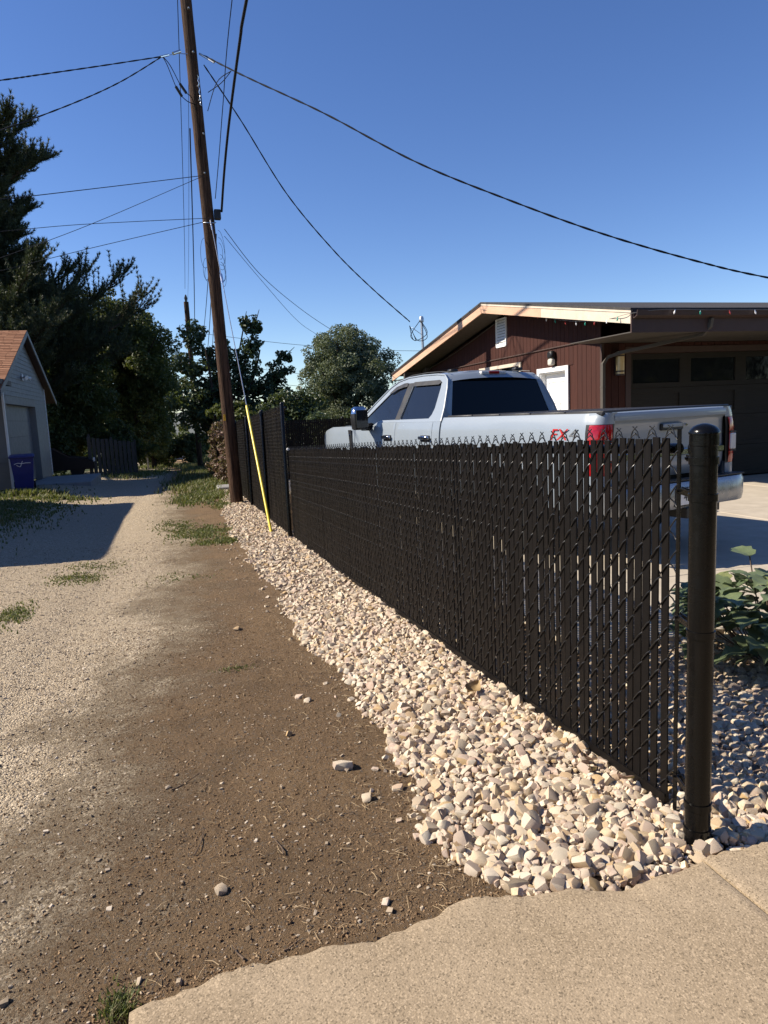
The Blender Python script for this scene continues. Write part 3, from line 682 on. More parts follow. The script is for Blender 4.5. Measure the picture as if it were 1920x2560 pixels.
# fence across the back of the parking pad
BF = thing('back_fence', 'black slatted fence across the far end of the parking pad', 'fence', (2.0, 17.35, 0.0))
bs = MB().cbox(-.024, .024, -.004, .004, 0, 1.46, .001).build('slat', M['slat'], BF); bme = bs.data; bpy.data.objects.remove(bs)
for i in range(86): link('slat', bme, BF, (.03+i*.0535, 0, .02+random.uniform(-.006, .006)), (0, 0, random.uniform(-.1, .1)))
for z in (.08, 1.40): MB().tube([(0, .035, z), (4.65, .035, z)], .02, 10).build('rail', M['post_black'], BF, 50)
for x in (0, 2.3, 4.6): MB().lathe([(.03, -.3), (.03, 1.5), (.004, 1.53)], (x, .05, 0), 'z', 14).build('line_post', M['post_black'], BF, 50)
mb = MB()
for j in range(44):
    mb.tube([(j*.107+(.05 if (k+j) % 2 else 0), -.008 if k % 2 else .006, .02+k*.0625) for k in range(24)], .0026, 3, False)
mb.build('wire_mesh', M['wire_black'], BF, fixn=False)

# ------------------------------------------------------------------ utility poles and wires
def make_pole(name, label, base, top, r0, r1, seg=20, rings=40):
    T = thing(name, label, 'utility pole', base)
    b, t = Vector((0, 0, -1.2)), Vector(top)-Vector(base); mb = MB(); R_ = []
    for i in range(rings+1):
        k = i/rings; c = b.lerp(t, k); rr = r0+(r1-r0)*k; ring = []
        for j in range(seg):
            a = 2*math.pi*j/seg; w = rr*(1+.035*math.sin(3*a+i*.15)+.02*math.sin(7*a+i*.4)+random.uniform(-.022, .022))
            ring.append((c.x+w*math.cos(a), c.y+w*math.sin(a), c.z))
        R_.append(ring)
    mb.loft(R_, True, True, True); mb.build('shaft', M['polewood'], T, 50); return T
PB = (1.625, 17.62, -.49); PT = (1.24, 17.62, 13.0)
def polep(z, dx=0, dy=0):
    k = (z-PB[2])/(PT[2]-PB[2]); return Vector((PB[0]+(PT[0]-PB[0])*k+dx, PB[1]+dy, z))
UP = make_pole('utility_pole', 'tall leaning brown wooden utility pole beside the stone strip', PB, PT, .155, .118)
def pl(p): return tuple(Vector(p)-Vector(PB))
# split, splintered strips of wood on the lower shaft
mb = MB()
for i in range(26):
    z = random.uniform(.1, 5.5); a = random.uniform(math.pi*.9, math.pi*1.75); c = polep(z); h = random.uniform(.3, 1.1); rr = .155-.0028*z+.004
    c2 = polep(z+h); d = Vector((math.cos(a), math.sin(a), 0)); t_ = Vector((-math.sin(a), math.cos(a), 0))
    w = random.uniform(.006, .016)
    mb.add([pl(c+d*rr+t_*w), pl(c+d*rr-t_*w), pl(c2+d*(rr+.004)), pl(c+d*(rr+.02))], [(0, 1, 2), (0, 3, 2), (1, 3, 2)])
mb.build('splinters', M['polewood'], UP)
MB().cbox(-.042, .042, -.004, .004, -.075, .075, .002).build('number_plate', M['tag_yellow'], UP).location = pl(polep(1.62, -.108, -.128))
UP.children[-1].rotation_euler = (0, 0, -.75)
o = text_mesh('plate_mark', '/', .12, M['ink'], UP.children[-1], Matrix.Translation((0, -.0055, 0)) @ Matrix.Rotation(R(90), 4, 'X'))
# metal hardware on the shaft
for z, dx, dy in ((9.7, .02, -.15), (9.0, .05, -.14), (8.7, .05, -.14), (8.0, .06, -.14), (7.15, 0, -.15), (10.6, .02, -.14)):
    MB().tube([pl(polep(z, dx, dy)), pl(polep(z, dx, dy-.05))], [.022, .012], 8).build('bolt', M['steel'], UP, 40)
MB().tube([pl(polep(9.15+.04*i, .07+.012*math.sin(i*2.1), -.15+.008*math.cos(i*1.7))) for i in range(-14, 3)], .008, 5).build('copper_loop', M['alu'], UP, 60)
b = MB(); c = polep(6.28, .20, -.05)
b.cbox(-.075, .075, -.07, .07, -.11, .11, .015); o = b.build('splice_box', M['black'], UP, 40); o.location = pl(c)
mb = MB(); ring = []
for k in range(25):
    a = 2*math.pi*k/24; p = polep(6.12); ring.append(pl(p+Vector((.150*math.cos(a), .150*math.sin(a), .05*math.sin(a)))))
mb.tube(ring, .012, 5, False).build('strap', M['steel'], UP, 60)
for i in range(9):                                                             # loose loops of old telephone cable
    s_ = 1 if i % 3 else -1; z = 5.2+random.uniform(-.2, .5); p = polep(z, s_*.16, -.06); q = []
    for k in range(9):
        t = k/8; q.append(pl(p+Vector((s_*(.0+.11*math.sin(t*math.pi)*(.6+.07*i)), -.05*t, (.16+.03*i)*math.cos(t*math.pi*1.1)-.1))))
    MB().tube(catmull(q, 3), .005, 4).build('cable_loop', M['cable'], UP)

def wire(name, label, pts, r, mat='cable', group=None, sub=8, seg=5, cat='wire', twist=0):
    P = catmull(pts, sub); mb = MB()
    if twist:
        Q = catmull(pts, sub*4); n = len(Q)
        for ph in (0, math.pi):
            mb.tube([p+Vector((0, math.cos(i*twist+ph)*r*.55, math.sin(i*twist+ph)*r*.55)) for i, p in enumerate(Q)], r*.8, 5)
    else: mb.tube(P, r, seg)
    return tag(mb.build(name, M[mat], None, 60), label, cat, group)
W1 = [(1.31, 17.4, 9.68), (0.66, 16.9, 9.29), (-0.57, 15.9, 8.55), (-1.56, 14.8, 7.83), (-2.1, 14.0, 7.35), (-3.32, 12.0, 6.2)]
W2 = [(1.31, 17.4, 9.68), (0.66, 16.9, 9.29), (-0.23, 16.5, 8.54), (-1.16, 16.0, 7.85), (-2.37, 15.2, 6.99), (-3.72, 14.0, 6.0)]
W3 = [(1.58, 17.5, 9.67), (2.35, 16.6, 8.91), (3.72, 15.2, 7.72), (5.18, 13.8, 6.39), (6.66, 12.8, 5.46), (8.15, 12.0, 4.7), (9.82, 11.5, 4.14), (11.26, 11.2, 3.79), (14.23, 10.8, 3.3)]
W4 = [(1.57, 17.5, 9.47), (2.35, 17.8, 8.47), (3.41, 18.2, 6.99), (4.6, 18.6, 5.79), (5.65, 18.9, 4.92), (6.87, 19.3, 4.06)]
W5 = [(1.76, 17.5, 5.95), (2.71, 19.0, 5.26), (4.1, 21.5, 4.83), (5.67, 24.0, 4.45), (7.94, 27.0, 3.92)]
W6 = [(1.75, 17.5, 5.79), (2.7, 19.0, 5.15), (4.17, 22.0, 4.49), (5.27, 24.0, 4.22), (7.19, 27.0, 3.67)]
W7 = [(1.32, 17.4, 7.07), (-0.82, 15.5, 6.14), (-2.31, 14.0, 5.45), (-3.12, 13.0, 5.07)]
W8 = [(1.35, 17.4, 7.06), (-1.03, 16.5, 5.73), (-2.72, 15.8, 4.86), (-3.75, 15.0, 4.25)]
W9 = [(1.35, 17.4, 6.15), (-1.37, 18.0, 6.08), (-3.12, 18.5, 6.0), (-4.64, 19.0, 5.98)]
W10 = [(1.35, 17.4, 6.08), (-1.17, 18.0, 5.58), (-3.22, 18.5, 5.14), (-4.76, 19.0, 4.91)]
wire('service_cable', 'upper twisted black service cable running left from the pole', W1[1:], .011, twist=.5, cat='cable')
wire('service_cable', 'lower twisted black service cable dropping left from the pole past the pine top', W2[1:], .011, twist=.5, cat='cable')
wire('service_cable', 'long black service cable sagging right from the pole over the garage roof', W3, .015, twist=.5, cat='cable')
wire('service_cable', 'black service cable curving down from the pole to the roof mast', W4, .015, twist=.5, cat='cable')
wire('telephone_wire', 'thin telephone wire sloping right from the pole behind the yellow guard, upper of two', W5, .008)
wire('telephone_wire', 'thin telephone wire sloping right from the pole behind the yellow guard, lower of two', W6, .006)
wire('telephone_wire', 'topmost of the four thin wires running left from mid pole into the pine', W7, .008)
wire('telephone_wire', 'thin wire slanting down left from mid pole across two others', W8, .006)
wire('telephone_wire', 'almost level thin wire running left from the pole below the strap', W9, .007)
wire('telephone_wire', 'lowest of the four thin wires running left from mid pole into the pine', W10, .007)
wire('trunk_cable', 'thick black bundled cable passing overhead towards the viewer', [(1.72, 17.45, 6.32), (1.76, 16.6, 6.95), (1.785, 15.25, 7.46), (1.80, 13.04, 7.91), (1.81, 12.0, 8.03), (1.86, 5, 8.3), (1.95, -12, 8.6)], .027, cat='cable', seg=8)
wire('span_wire', 'thin strand left of the thick overhead cable at the top', [(1.60, 17.45, 6.6), (1.70, 16.9, 7.35), (1.76, 15.9, 8.05), (1.80, 13.71, 8.87), (1.90, 6, 10.2), (2.0, -12, 11.5)], .009)
# fittings where the left service cables land
DE = thing('dead_end_fitting', 'bright clevis and drip loops holding the left service cables to the pole', 'cable fitting', (.66, 16.9, 9.29))
def dl(p): return tuple(Vector(p)-Vector((.66, 16.9, 9.29)))
MB().tube([dl((.78, 17.0, 9.37)), dl((1.02, 17.2, 9.52)), dl((1.22, 17.4, 9.62))], [.006, .006, .012], 6).build('link_rod', M['steel'], DE, 60)
MB().tube([dl((.90, 17.1, 9.46)), dl((1.06, 17.22, 9.58))], .034, 10).build('insulator', M['alu'], DE, 40)
MB().tube([dl((.62, 16.88, 9.27)), dl((.80, 17.0, 9.38))], .024, 8).build('grip', M['alu'], DE, 40)
for k, (q, e) in enumerate((((.92, 17.1, 8.75), (1.02, 17.15, 8.62)), ((1.02, 17.2, 8.85), (1.12, 17.2, 8.72)))):
    MB().tube(catmull([dl((.66, 16.9, 9.3)), dl((.75+.06*k, 16.95, 9.15)), dl(q), dl(e)], 6), .009, 5).build('drip_loop', M['cable'], DE)
    MB().tube([dl(Vector(q)+Vector((-.02, 0, .05))), dl(e)], .030, 8).build('splice_sleeve', M['black'], DE, 40)
    MB().tube(catmull([dl(e), dl(Vector(e)+Vector((.12, .1, -.05))), dl(polep(8.62-.12*k, -.05, -.12))], 6), .010, 5).build('lead', M['cable'], DE)
DR = thing('dead_end_grip', 'short grip and drip loops where the right service cables leave the pole', 'cable fitting', (1.58, 17.5, 9.5))
def dr(p): return tuple(Vector(p)-Vector((1.58, 17.5, 9.5)))
MB().tube([dr((1.50, 17.55, 9.72)), dr((1.78, 17.3, 9.45))], .022, 8).build('grip', M['steel'], DR, 40)
for z, s_ in ((8.9, 0), (8.5, .1)):
    MB().tube(catmull([dr((2.1, 16.95, 9.15)), dr((1.9-s_, 17.2, 9.0)), dr((1.62-s_*.4, 17.5, z))], 6), .009, 5).build('drip_loop', M['cable'], DR)
# guy wire
G0, G1 = Vector((1.46, 17.42, 6.05)), Vector((1.66, 12.19, -.50))
GW = thing('guy_wire', 'steel guy wire with bright yellow plastic guard anchored in the white stones', 'guy wire', tuple(G1))
def gp(t): return tuple(G0.lerp(G1, t)-G1)
MB().tube([gp(0), gp(1)], .009, 6).build('strand', M['strand'], GW, 60)
MB().tube([gp(.645), gp(.65), gp(.985)], [.018, .025, .025], 14).build('guard', M['yellow'], GW, 40)
MB().tube([gp(.20), gp(.205), gp(.235), gp(.24)], [.012, .030, .030, .012], 8).build('clamp', M['alu'], GW, 40)
MB().tube([gp(-.02), gp(.03)], .018, 8).build('thimble', M['alu'], GW, 40)
MB().tube([gp(.97), gp(1.03)], .010, 8).build('anchor_rod', M['steel'], GW, 40)

# second pole down the alley and the lines between
P2B = (2.02, 44.5, gzf(2.02, 44.5)); P2T = (1.96, 44.7, 8.55)
U2 = make_pole('utility_pole', 'shorter distant utility pole half hidden in the thin tree', P2B, P2T, .17, .14, 12, 14)
MB().tube([(-.06, .2, 9.85), (-.06, .2, 10.15), (-.06, .2, 10.35)], [.03, .10, .03], 8).build('insulator', M['black'], U2, 40)
MB().tube([(-.06, .2, 8.3), (.85, .0, 8.5)], .05, 6).build('bracket', M['steel'], U2, 40)
for k, (z0, z1, dx0, dx1, rr) in enumerate(((11.6, 9.3, -.12, 0, .010), (8.2, 6.3, -.2, .3, .016), (6.35, 5.5, .1, .5, .011), (6.2, 4.9, .13, .8, .013), (5.9, 4.3, .15, 1.0, .012), (12.4, 8.6, .2, .1, .007))):
    a = polep(z0, dx0, .15); b_ = Vector((P2T[0]+dx1, P2T[1], z1)); pts = [a.lerp(b_, t)+Vector((0, 0, -.6*4*t*(1-t))) for t in (0, .25, .5, .75, 1)]
    wire('line_wire', ['uppermost', 'wavy thick', 'third', 'fourth', 'lowest', 'faint topmost'][k] + ' of the lines running down the alley to the far pole', pts, rr)
for k, (z0, e) in enumerate(((6.8, (22, 40, 5.0)), (5.2, (22, 42, 3.2)), (4.4, (22, 43, 2.6)))):
    a = Vector((2.05, 44.6, z0)); pts = [a.lerp(Vector(e), t)+Vector((0, 0, -.5*4*t*(1-t))) for t in (0, .3, .6, 1)]
    wire('telephone_wire', ['upper', 'middle', 'lower'][k] + ' far wire crossing the sky between the thin tree and the round tree', pts, .012)
for k in range(2):
    pts = [polep(10.9+.5*k, .10+.05*k, -.14), Vector((1.65+.05*k, 12, 12.2)), Vector((1.8, 0, 13.5))]
    wire('line_wire', ['left', 'right'][k] + ' of two fine wires rising beside the pole top', pts, .005)

# ------------------------------------------------------------------ driveway
DV = tag(link('driveway', None), kind='structure')
def slab(x0, x1, y0, y1, z=.05, name='slab', par=DV, mat='driveway'):
    MB().cbox(x0+.004, x1-.004, y0+.004, y1-.004, z-.25, z, .006).build(name, M[mat], par)
xs_ = [2.42, 4.42, 7.05, 9.6, 12.2, 15]; ys_ = [3.72, 5.05, 7.75, 11.04]
for i in range(5):
    for j in range(3): slab(xs_[i], xs_[i+1], ys_[j], ys_[j+1], .05+.002*((i+j) % 2))
for i in range(2):
    for j, (a, b) in enumerate(((11.04, 14.2), (14.2, 17.3))): slab(xs_[i], [4.42, 7.40][i], a, b, .052)
for a, b in ((3.5, 6.2), (6.2, 9.0)): slab(a, b, 2.0, 3.71, .03)

# ------------------------------------------------------------------ brown garage with gable
HX, HY = 7.5, 11.05
def rz_(y): return 3.86-.171*abs(y-14.6)
HS = thing('brown_garage', 'dark red brown board garage with low gable roof behind the pickup', 'garage', (HX, HY, .05))
H0 = Vector((HX, HY, .05))
class HB(MB):
    def build(s, name, mat, parent=None, smooth=None, fixn=True):
        s.v = [(p[0]-H0.x, p[1]-H0.y, p[2]-H0.z) for p in s.v]; return MB.build(s, name, mat, parent, smooth, fixn)
YF = 20.1
D0, D1, DZ = 12.19, 13.18, 2.22          # door opening
W0, W1_, WZ0, WZ1 = 14.05, 16.0, 1.30, 2.44   # window opening
V0, V1, VZ0, VZ1 = 14.68, 15.12, 2.96, 3.52   # vent
outer = [(HY, .0), (YF, .0), (YF, rz_(YF)-.26), (14.6, rz_(14.6)-.26), (HY, rz_(HY)-.26)]
def rect(a, b, c, d): return [(a, c), (b, c), (b, d), (a, d)]
wall = HB().poly_holes(outer, [rect(D0, D1, .02, DZ), rect(W0, W1_, WZ0, WZ1)], lambda p, d: (HX+d, p[0], p[1]), .16)
# front wall with the garage door opening
gx0, gx1, gzt = 8.08, 13.2, 2.42
wall.poly_holes([(HX, 0), (16, 0), (16, 2.9), (HX, 2.9)], [rect(gx0, gx1, .01, gzt)], lambda p, d: (p[0], HY+d, p[1]), .18)
wall.box(15.9, 16, HY, YF, 0, 2.9); wall.box(HX, 16, YF-.1, YF, 0, 2.8)
wall = wall.build('wall', M['redwood'], HS)
# vertical boards
bw = .148; y = HY+.012
while y < YF-.02:
    y2 = min(y+bw, YF); ya, yb = y+.005, y2-.005; spans = [(.08, None)]
    def cut(sp, lo, hi):
        out = []
        for a, b in sp:
            if a < lo: out.append((a, lo if (b is None or b > lo) else b))
            if b is None or b > hi: out.append((max(a, hi), b))
        return out
    for (c0, c1, lo, hi) in ((D0-.10, D1+.10, -.2, DZ+.09), (W0-.08, W1_+.08, WZ0-.08, WZ1+.08), (V0-.03, V1+.03, VZ0-.03, VZ1+.03)):
        if yb > c0 and ya < c1: spans = cut(spans, lo, hi)
    for a, b in spans:
        ta = (rz_(ya)-.27) if b is None else b; tb = (rz_(yb)-.27) if b is None else b
        if max(ta, tb)-a < .03: continue
        x0, x1 = HX-.016, HX+.002
        v = [(x0, ya, a), (x0, yb, a), (x0, yb, tb), (x0, ya, ta), (x1, ya-.004, a), (x1, yb+.004, a), (x1, yb+.004, tb), (x1, ya-.004, ta)]
        HB().add(v, [(0, 1, 2, 3), (7, 6, 5, 4), (0, 4, 5, 1), (1, 5, 6, 2), (2, 6, 7, 3), (3, 7, 4, 0)]).build('board', M['redwood'], wall)
    y = y2
x = HX+.03
while x < gx0-.13:
    HB().box(x+.005, x+bw-.005, HY-.016, HY+.002, .08, 2.595).build('board', M['redwood'], wall); x += bw
x = gx0-.1
while x < 14.6:
    HB().box(x+.005, x+bw-.005, HY-.016, HY+.002, gzt+.12, 2.595).build('board', M['redwood'], wall); x += bw
HB().box(HX-.022, HX+.03, HY-.024, HY+.03, .05, 2.6).build('corner_trim', M['brown_trim'], HS)
tr = HB(); tr.box(gx0-.11, gx0, HY-.03, HY+.02, .05, gzt+.11); tr.box(gx1, gx1+.11, HY-.03, HY+.02, .05, gzt+.11); tr.box(gx0+.001, gx1-.001, HY-.03, HY+.02, gzt, gzt+.109)
tr.build('door_trim', M['brown_trim'], HS)
# roof: shingle layer, fascia, soffit
RX0, RX1, RY0, RY1 = 6.87, 16.6, 9.36, 21.1
roof = HB()
for (a, b) in ((RY0, 14.6), (14.6, RY1)):
    roof.add([(RX0-.02, a, rz_(a)-.035), (RX1, a, rz_(a)-.035), (RX1, b, rz_(b)-.035), (RX0-.02, b, rz_(b)-.035), (RX0-.02, a, rz_(a)), (RX1, a, rz_(a)), (RX1, b, rz_(b)), (RX0-.02, b, rz_(b))],
             [(0, 1, 2, 3), (4, 5, 6, 7), (0, 1, 5, 4), (0, 3, 7, 4), (1, 2, 6, 5), (2, 3, 7, 6)])
roof = roof.build('roof', M['shingle_dark'], HS)
def rake(y0, y1, top, bot, mat, name, x0=RX0, x1=RX0+.03, segs=3):
    m = HB(); rows = []
    for i in range(segs+1):
        y = y0+(y1-y0)*i/segs; rows.append([(x0, y, rz_(y)-top), (x0, y, rz_(y)-bot), (x1, y, rz_(y)-bot), (x1, y, rz_(y)-top)])
    return m.loft(rows, True, True, True).build(name, M[mat], HS)
rake(9.38, 12.05, .075, .235, 'cream', 'fascia_board'); rake(12.055, 14.598, .075, .235, 'fascia', 'fascia_board')
rake(14.602, 18.9, .075, .235, 'fascia', 'fascia_board'); rake(18.905, 21.08, .075, .235, 'fascia', 'fascia_board')
rake(9.37, 14.598, .036, .073, 'cream', 'drip_edge', RX0-.012); rake(14.602, 21.09, .036, .073, 'brown_trim', 'drip_edge', RX0-.012)
# rake soffit as boards running across the overhang
y = RY0+.9
while y < RY1-.45:
    y2 = y+.105
    if not (y < 14.6 < y2):
        HB().add([(RX0+.031, y, rz_(y)-.20), (HX, y, rz_(y)-.20), (HX, y2-.006, rz_(y2)-.20), (RX0+.031, y2-.006, rz_(y2)-.20), (RX0+.031, y, rz_(y)-.19), (HX, y, rz_(y)-.19), (HX, y2-.006, rz_(y2)-.19), (RX0+.031, y2-.006, rz_(y2)-.19)],
                 [(0, 1, 2, 3), (4, 5, 6, 7), (0, 3, 7, 4), (1, 2, 6, 5), (0, 1, 5, 4), (2, 3, 7, 6)]).build('soffit_board', M['soffit'], roof)
    y = y2
HB().box(RX0+.031, RX1-.02, RY0+.03, HY+.05, 2.605, 2.62).build('soffit', M['soffit'], HS)
HB().box(RX0+.0, RX1, RY0+.001, RY0+.029, 2.60, rz_(RY0)-.04).build('front_fascia', M['brown_trim'], HS)
HB().box(RX0+.032, HX, YF+.02, RY1-.03, rz_(RY1)-.235, rz_(RY1)-.22).build('soffit', M['soffit'], HS)
HB().box(RX0+.032, HX, YF-.10, YF+.018, rz_(RY1)-.235, rz_(YF)-.20).build('soffit_end', M['soffit'], HS)
# gutter and downspout
g = HB(); prof = [(-.11, .0), (-.10, -.08), (-.03, -.11), (-.001, -.11), (-.001, .0), (-.012, .0), (-.012, -.095), (-.03, -.098), (-.09, -.07), (-.10, .0)]
g.loft([[(xx, RY0+p[0], rz_(RY0)-.045+p[1]) for p in prof] for xx in (RX0+.02, RX1)], True, True, True).build('gutter', M['brown_trim'], HS)
def rtube(pts, a, b, name, mat):
    m = HB(); rows = []
    P = [Vector(p) for p in pts]
    for i, p in enumerate(P):
        d = (P[min(i+1, len(P)-1)]-P[max(i-1, 0)]).normalized(); w = d.cross(Vector((0, 0, 1)));
        if w.length < .2: w = Vector((0, 1, 0))
        w.normalize(); u = w.cross(d); rows.append([p+w*a+u*b, p-w*a+u*b, p-w*a-u*b, p+w*a-u*b])
    return m.loft(rows, True, True, True).build(name, M[mat], HS)
rtube([(8.30, 9.33, 2.80), (8.30, 9.35, 2.68), (8.26, 9.45, 2.57), (7.72, 10.80, 2.42), (7.56, 10.96, 2.36), (7.475, 10.985, 2.24), (7.475, 10.99, 1.8), (7.475, 10.99, .14), (7.45, 10.85, .10)], .036, .026, 'downspout', 'soffit')
rtube([(7.475, 10.99, 1.86), (7.475, 10.99, 1.83)], .041, .031, 'strap', 'soffit')
# conduit along the gable wall, cable and box
m = HB(); m.tube([(HX-.028, 11.3, 2.69), (HX-.028, 18.6, 2.63)], .016, 8); m.build('conduit', M['brown_trim'], HS, 50)
m = HB(); m.tube(catmull([(HX-.03, 15.2, rz_(15.2)-.29), (HX-.04, 16.6, rz_(16.6)-.33), (HX-.03, 18.2, rz_(18.2)-.32), (HX-.05, 19.2, 2.78), (HX-.05, 19.6, 2.65)], 6), .010, 5); m.build('cable', M['soffit'], HS)
m = HB(); m.cbox(HX-.13, HX-.012, 19.52, 19.80, 2.28, 2.80, .012); mt = m.build('meter_box', M['soffit'], HS)
m = HB(); m.tube([(HX-.07, 19.66, 2.28), (HX-.07, 19.66, .2)], .03, 10); m.build('riser_pipe', M['soffit'], HS, 50)
# louvred vent
m = HB(); x0, x1 = HX-.035, HX+.01
m.box(x0, x1, V0-.03, V0, VZ0-.03, VZ1+.03); m.box(x0, x1, V1, V1+.03, VZ0-.03, VZ1+.03); m.box(x0, x1, V0+.001, V1-.001, VZ0-.045, VZ0); m.box(x0, x1, V0+.001, V1-.001, VZ1, VZ1+.03)
vn = m.build('vent', M['white'], HS)
HB().box(HX-.004, HX+.02, V0, V1, VZ0, VZ1).build('vent_back', M['black'], vn)
for k in range(9):
    z = VZ0+.01+k*(VZ1-VZ0-.01)/9; HB().add([(HX-.032, V0, z), (HX-.032, V1, z), (HX-.006, V1, z+.05), (HX-.006, V0, z+.05), (HX-.030, V0, z-.006), (HX-.030, V1, z-.006), (HX-.006, V1, z+.044), (HX-.006, V0, z+.044)], [(0, 1, 2, 3), (4, 5, 6, 7), (0, 1, 5, 4), (2, 3, 7, 6)]).build('slat', M['white'], vn)
# white door
m = HB(); m.box(HX-.045, HX-.0165, D0-.095, D0-.002, .05, DZ+.09); m.box(HX-.045, HX-.0165, D1+.002, D1+.095, .05, DZ+.09); m.box(HX-.045, HX-.0165, D0-.001, D1+.001, DZ, DZ+.089)
m.box(HX-.0164, HX+.155, D0, D0+.02, .05, DZ); m.box(HX-.0164, HX+.155, D1-.02, D1, .05, DZ); m.box(HX-.0164, HX+.155, D0+.021, D1-.021, DZ-.02, DZ)
m.build('door_frame', M['white'], HS)
pan = []
for a, b in ((D0+.14, D0+.44), (D0+.55, D0+.85)):
    for c, d in ((.25, .86), (1.0, 1.60), (1.75, 2.02)): pan.append(rect(a, b, c, d))
m = HB(); m.poly_holes(rect(D0+.021, D1-.021, .06, DZ-.02), pan, lambda p, d: (HX+.10+d, p[0], p[1]), .014)
dr_ = m.build('door', M['white'], HS)
for q in pan:
    (a, c), (b, _), (_, d), _ = q
    m = HB(); rr = [[(HX+.114, a, c), (HX+.114, b, c), (HX+.114, b, d), (HX+.114, a, d)], [(HX+.112, a+.03, c+.03), (HX+.112, b-.03, c+.03), (HX+.112, b-.03, d-.03), (HX+.112, a+.03, d-.03)], [(HX+.103, a+.055, c+.055), (HX+.103, b-.055, c+.055), (HX+.103, b-.055, d-.055), (HX+.103, a+.055, d-.055)]]
    m.loft(rr, True, False, True).build('panel', M['white'], dr_)
m = HB(); m.lathe([(.012, -.06), (.012, -.03), (.028, -.055), (.030, -.075), (.020, -.092), (.003, -.095)], (HX+.10, D0+.075, 1.06), 'x', 16); m.build('knob', M['steel'], dr_, 40)
# window
m = HB(); x0, x1 = HX-.045, HX-.0165
m.box(x0, x1, W0-.075, W0, WZ0-.075, WZ1+.075); m.box(x0, x1, W1_, W1_+.075, WZ0-.075, WZ1+.075); m.box(x0, x1, W0+.001, W1_-.001, WZ1, WZ1+.074); m.box(x0, x1, W0+.001, W1_-.001, WZ0-.074, WZ0); m.box(HX-.01, HX+.03, 15.0, 15.05, WZ0, WZ1)
wf = m.build('window', M['cream'], HS)
HB().box(HX+.035, HX+.045, W0, W1_, WZ0, WZ1).build('pane', M['glass_dark'], wf)
# wall light over the door
yl = 12.63
m = HB(); m.cbox(HX-.14, HX-.018, yl-.085, yl+.085, 2.47, 2.62, .03); wl = m.build('wall_light', M['black'], HS, 40)
m = HB(); m.cbox(HX-.13, HX-.03, yl-.075, yl+.075, 2.345, 2.469, .02); m.build('lamp_lens', M['lamp_glass'], wl, 40)
# cylinder sconce on the front
m = HB(); m.lathe([(.075, 2.04), (.075, 2.45)], (7.80, HY-.10, 0), 'z', 24); sc_ = m.build('sconce', M['warm_light_tint'], HS, 40)
for z in (2.045, 2.105, 2.375, 2.435):
    m = HB(); m.lathe([(.0755, z-.012), (.079, z-.012), (.079, z+.012), (.0755, z+.012)], (7.80, HY-.10, 0), 'z', 24); m.build('band', M['brown_trim'], sc_, 40)
HB().box(7.74, 7.86, HY-.03, HY-.017, 2.06, 2.43).build('back_plate', M['brown_trim'], sc_)
# sectional garage door
gd = link('garage_door', None, HS)
zs = [.06, .65, 1.24, 1.80, 2.42]
for i in range(4):
    z0, z1 = zs[i]+.003, zs[i+1]-.003; holes = []
    for k in range(4):
        a = gx0+.13+k*1.27; holes.append(rect(a, a+1.02, z0+.085, z1-.10 if i == 3 else z1-.10))
    m = HB(); m.poly_holes(rect(gx0+.003, gx1-.003, z0, z1), holes, lambda p, d: (p[0], HY+.10+d, p[1]), .03)
    sec = m.build('door_section', M['gdoor'], gd)
    for (a, c), (b, _), (_, d), _ in holes:
        HB().add([(a, HY+.125, c), (b, HY+.125, c), (b, HY+.125, d), (a, HY+.125, d)], [(0, 1, 2, 3)]).build('pane' if i == 3 else 'panel', M['glass_dark'] if i == 3 else M['gdoor'], sec)
# service mast through the roof
m = HB(); m.tube([(7.32, 19.5, rz_(19.5)-.1), (7.30, 19.5, 4.10)], .038, 12); ms = m.build('service_mast', M['steel'], HS, 50)
m = HB(); m.lathe([(.038, 4.06), (.065, 4.08), (.07, 4.16), (.05, 4.22), (.005, 4.24)], (7.30, 19.5, 0), 'z', 14); m.build('weatherhead', M['steel'], ms, 40)
for k in range(3):
    m = HB(); m.tube(catmull([(7.25, 19.47, 4.12), (7.42-.5*(k % 2), 19.4, 3.75-.05*k), (7.0+.05*k, 19.35, 3.55), (6.86, 19.3, 3.95)], 6), .010, 5); m.build('lead', M['cable'], ms)
m = HB(); m.tube([(7.29, 19.5, 3.72), (6.95, 19.35, 3.90)], .008, 5); m.build('bracket', M['steel'], ms)

# string of coloured bulbs
SL = thing('string_lights', 'string of small coloured bulbs hung along the garage eave', 'string lights', (6.86, 9.3, 2.8))
def sl(p): return tuple(Vector(p)-Vector((6.86, 9.3, 2.8)))
pth = catmull([(6.84, 14.55, 3.70), (6.90, 14.2, 3.62), (7.05, 13.7, 3.55), (7.15, 13.3, 3.50), (7.02, 12.0, 3.17), (6.95, 11.0, 2.98), (6.88, 10.0, 2.88), (6.85, 9.40, 2.88), (7.3, 9.22, 2.915), (8.2, 9.22, 2.91), (9.4, 9.22, 2.91), (10.6, 9.22, 2.91), (12.0, 9.22, 2.91), (13.5, 9.22, 2.91)], 10)
MB().tube([sl(p) for p in pth], .005, 4).build('cord', M['white_dull'], SL)
bl = [MB().lathe([(.004, .0), (.012, -.01), (.011, -.04), (.019, -.055), (.014, -.085), (.002, -.105)], (0, 0, 0), 'z', 8) for _ in range(1)][0].build('bulb', M['bulb_w'], SL, 60)
bme = bl.data; bpy.data.objects.remove(bl); bms = []
for mm in ('bulb_w', 'bulb_g', 'bulb_r'):
    c = bme.copy(); c.materials.clear(); c.materials.append(M[mm]); bms.append(c)
acc = 0; k = 0
for a, b in zip(pth, pth[1:]):
    acc += (b-a).length
    if acc > (.31 if b.y > 9.5 else .46):
        acc = 0; link('bulb', bms[k % 3], SL, sl(b), (random.uniform(-.3, .3), random.uniform(-.3, .3), 0), (.72,)*3); k += 1

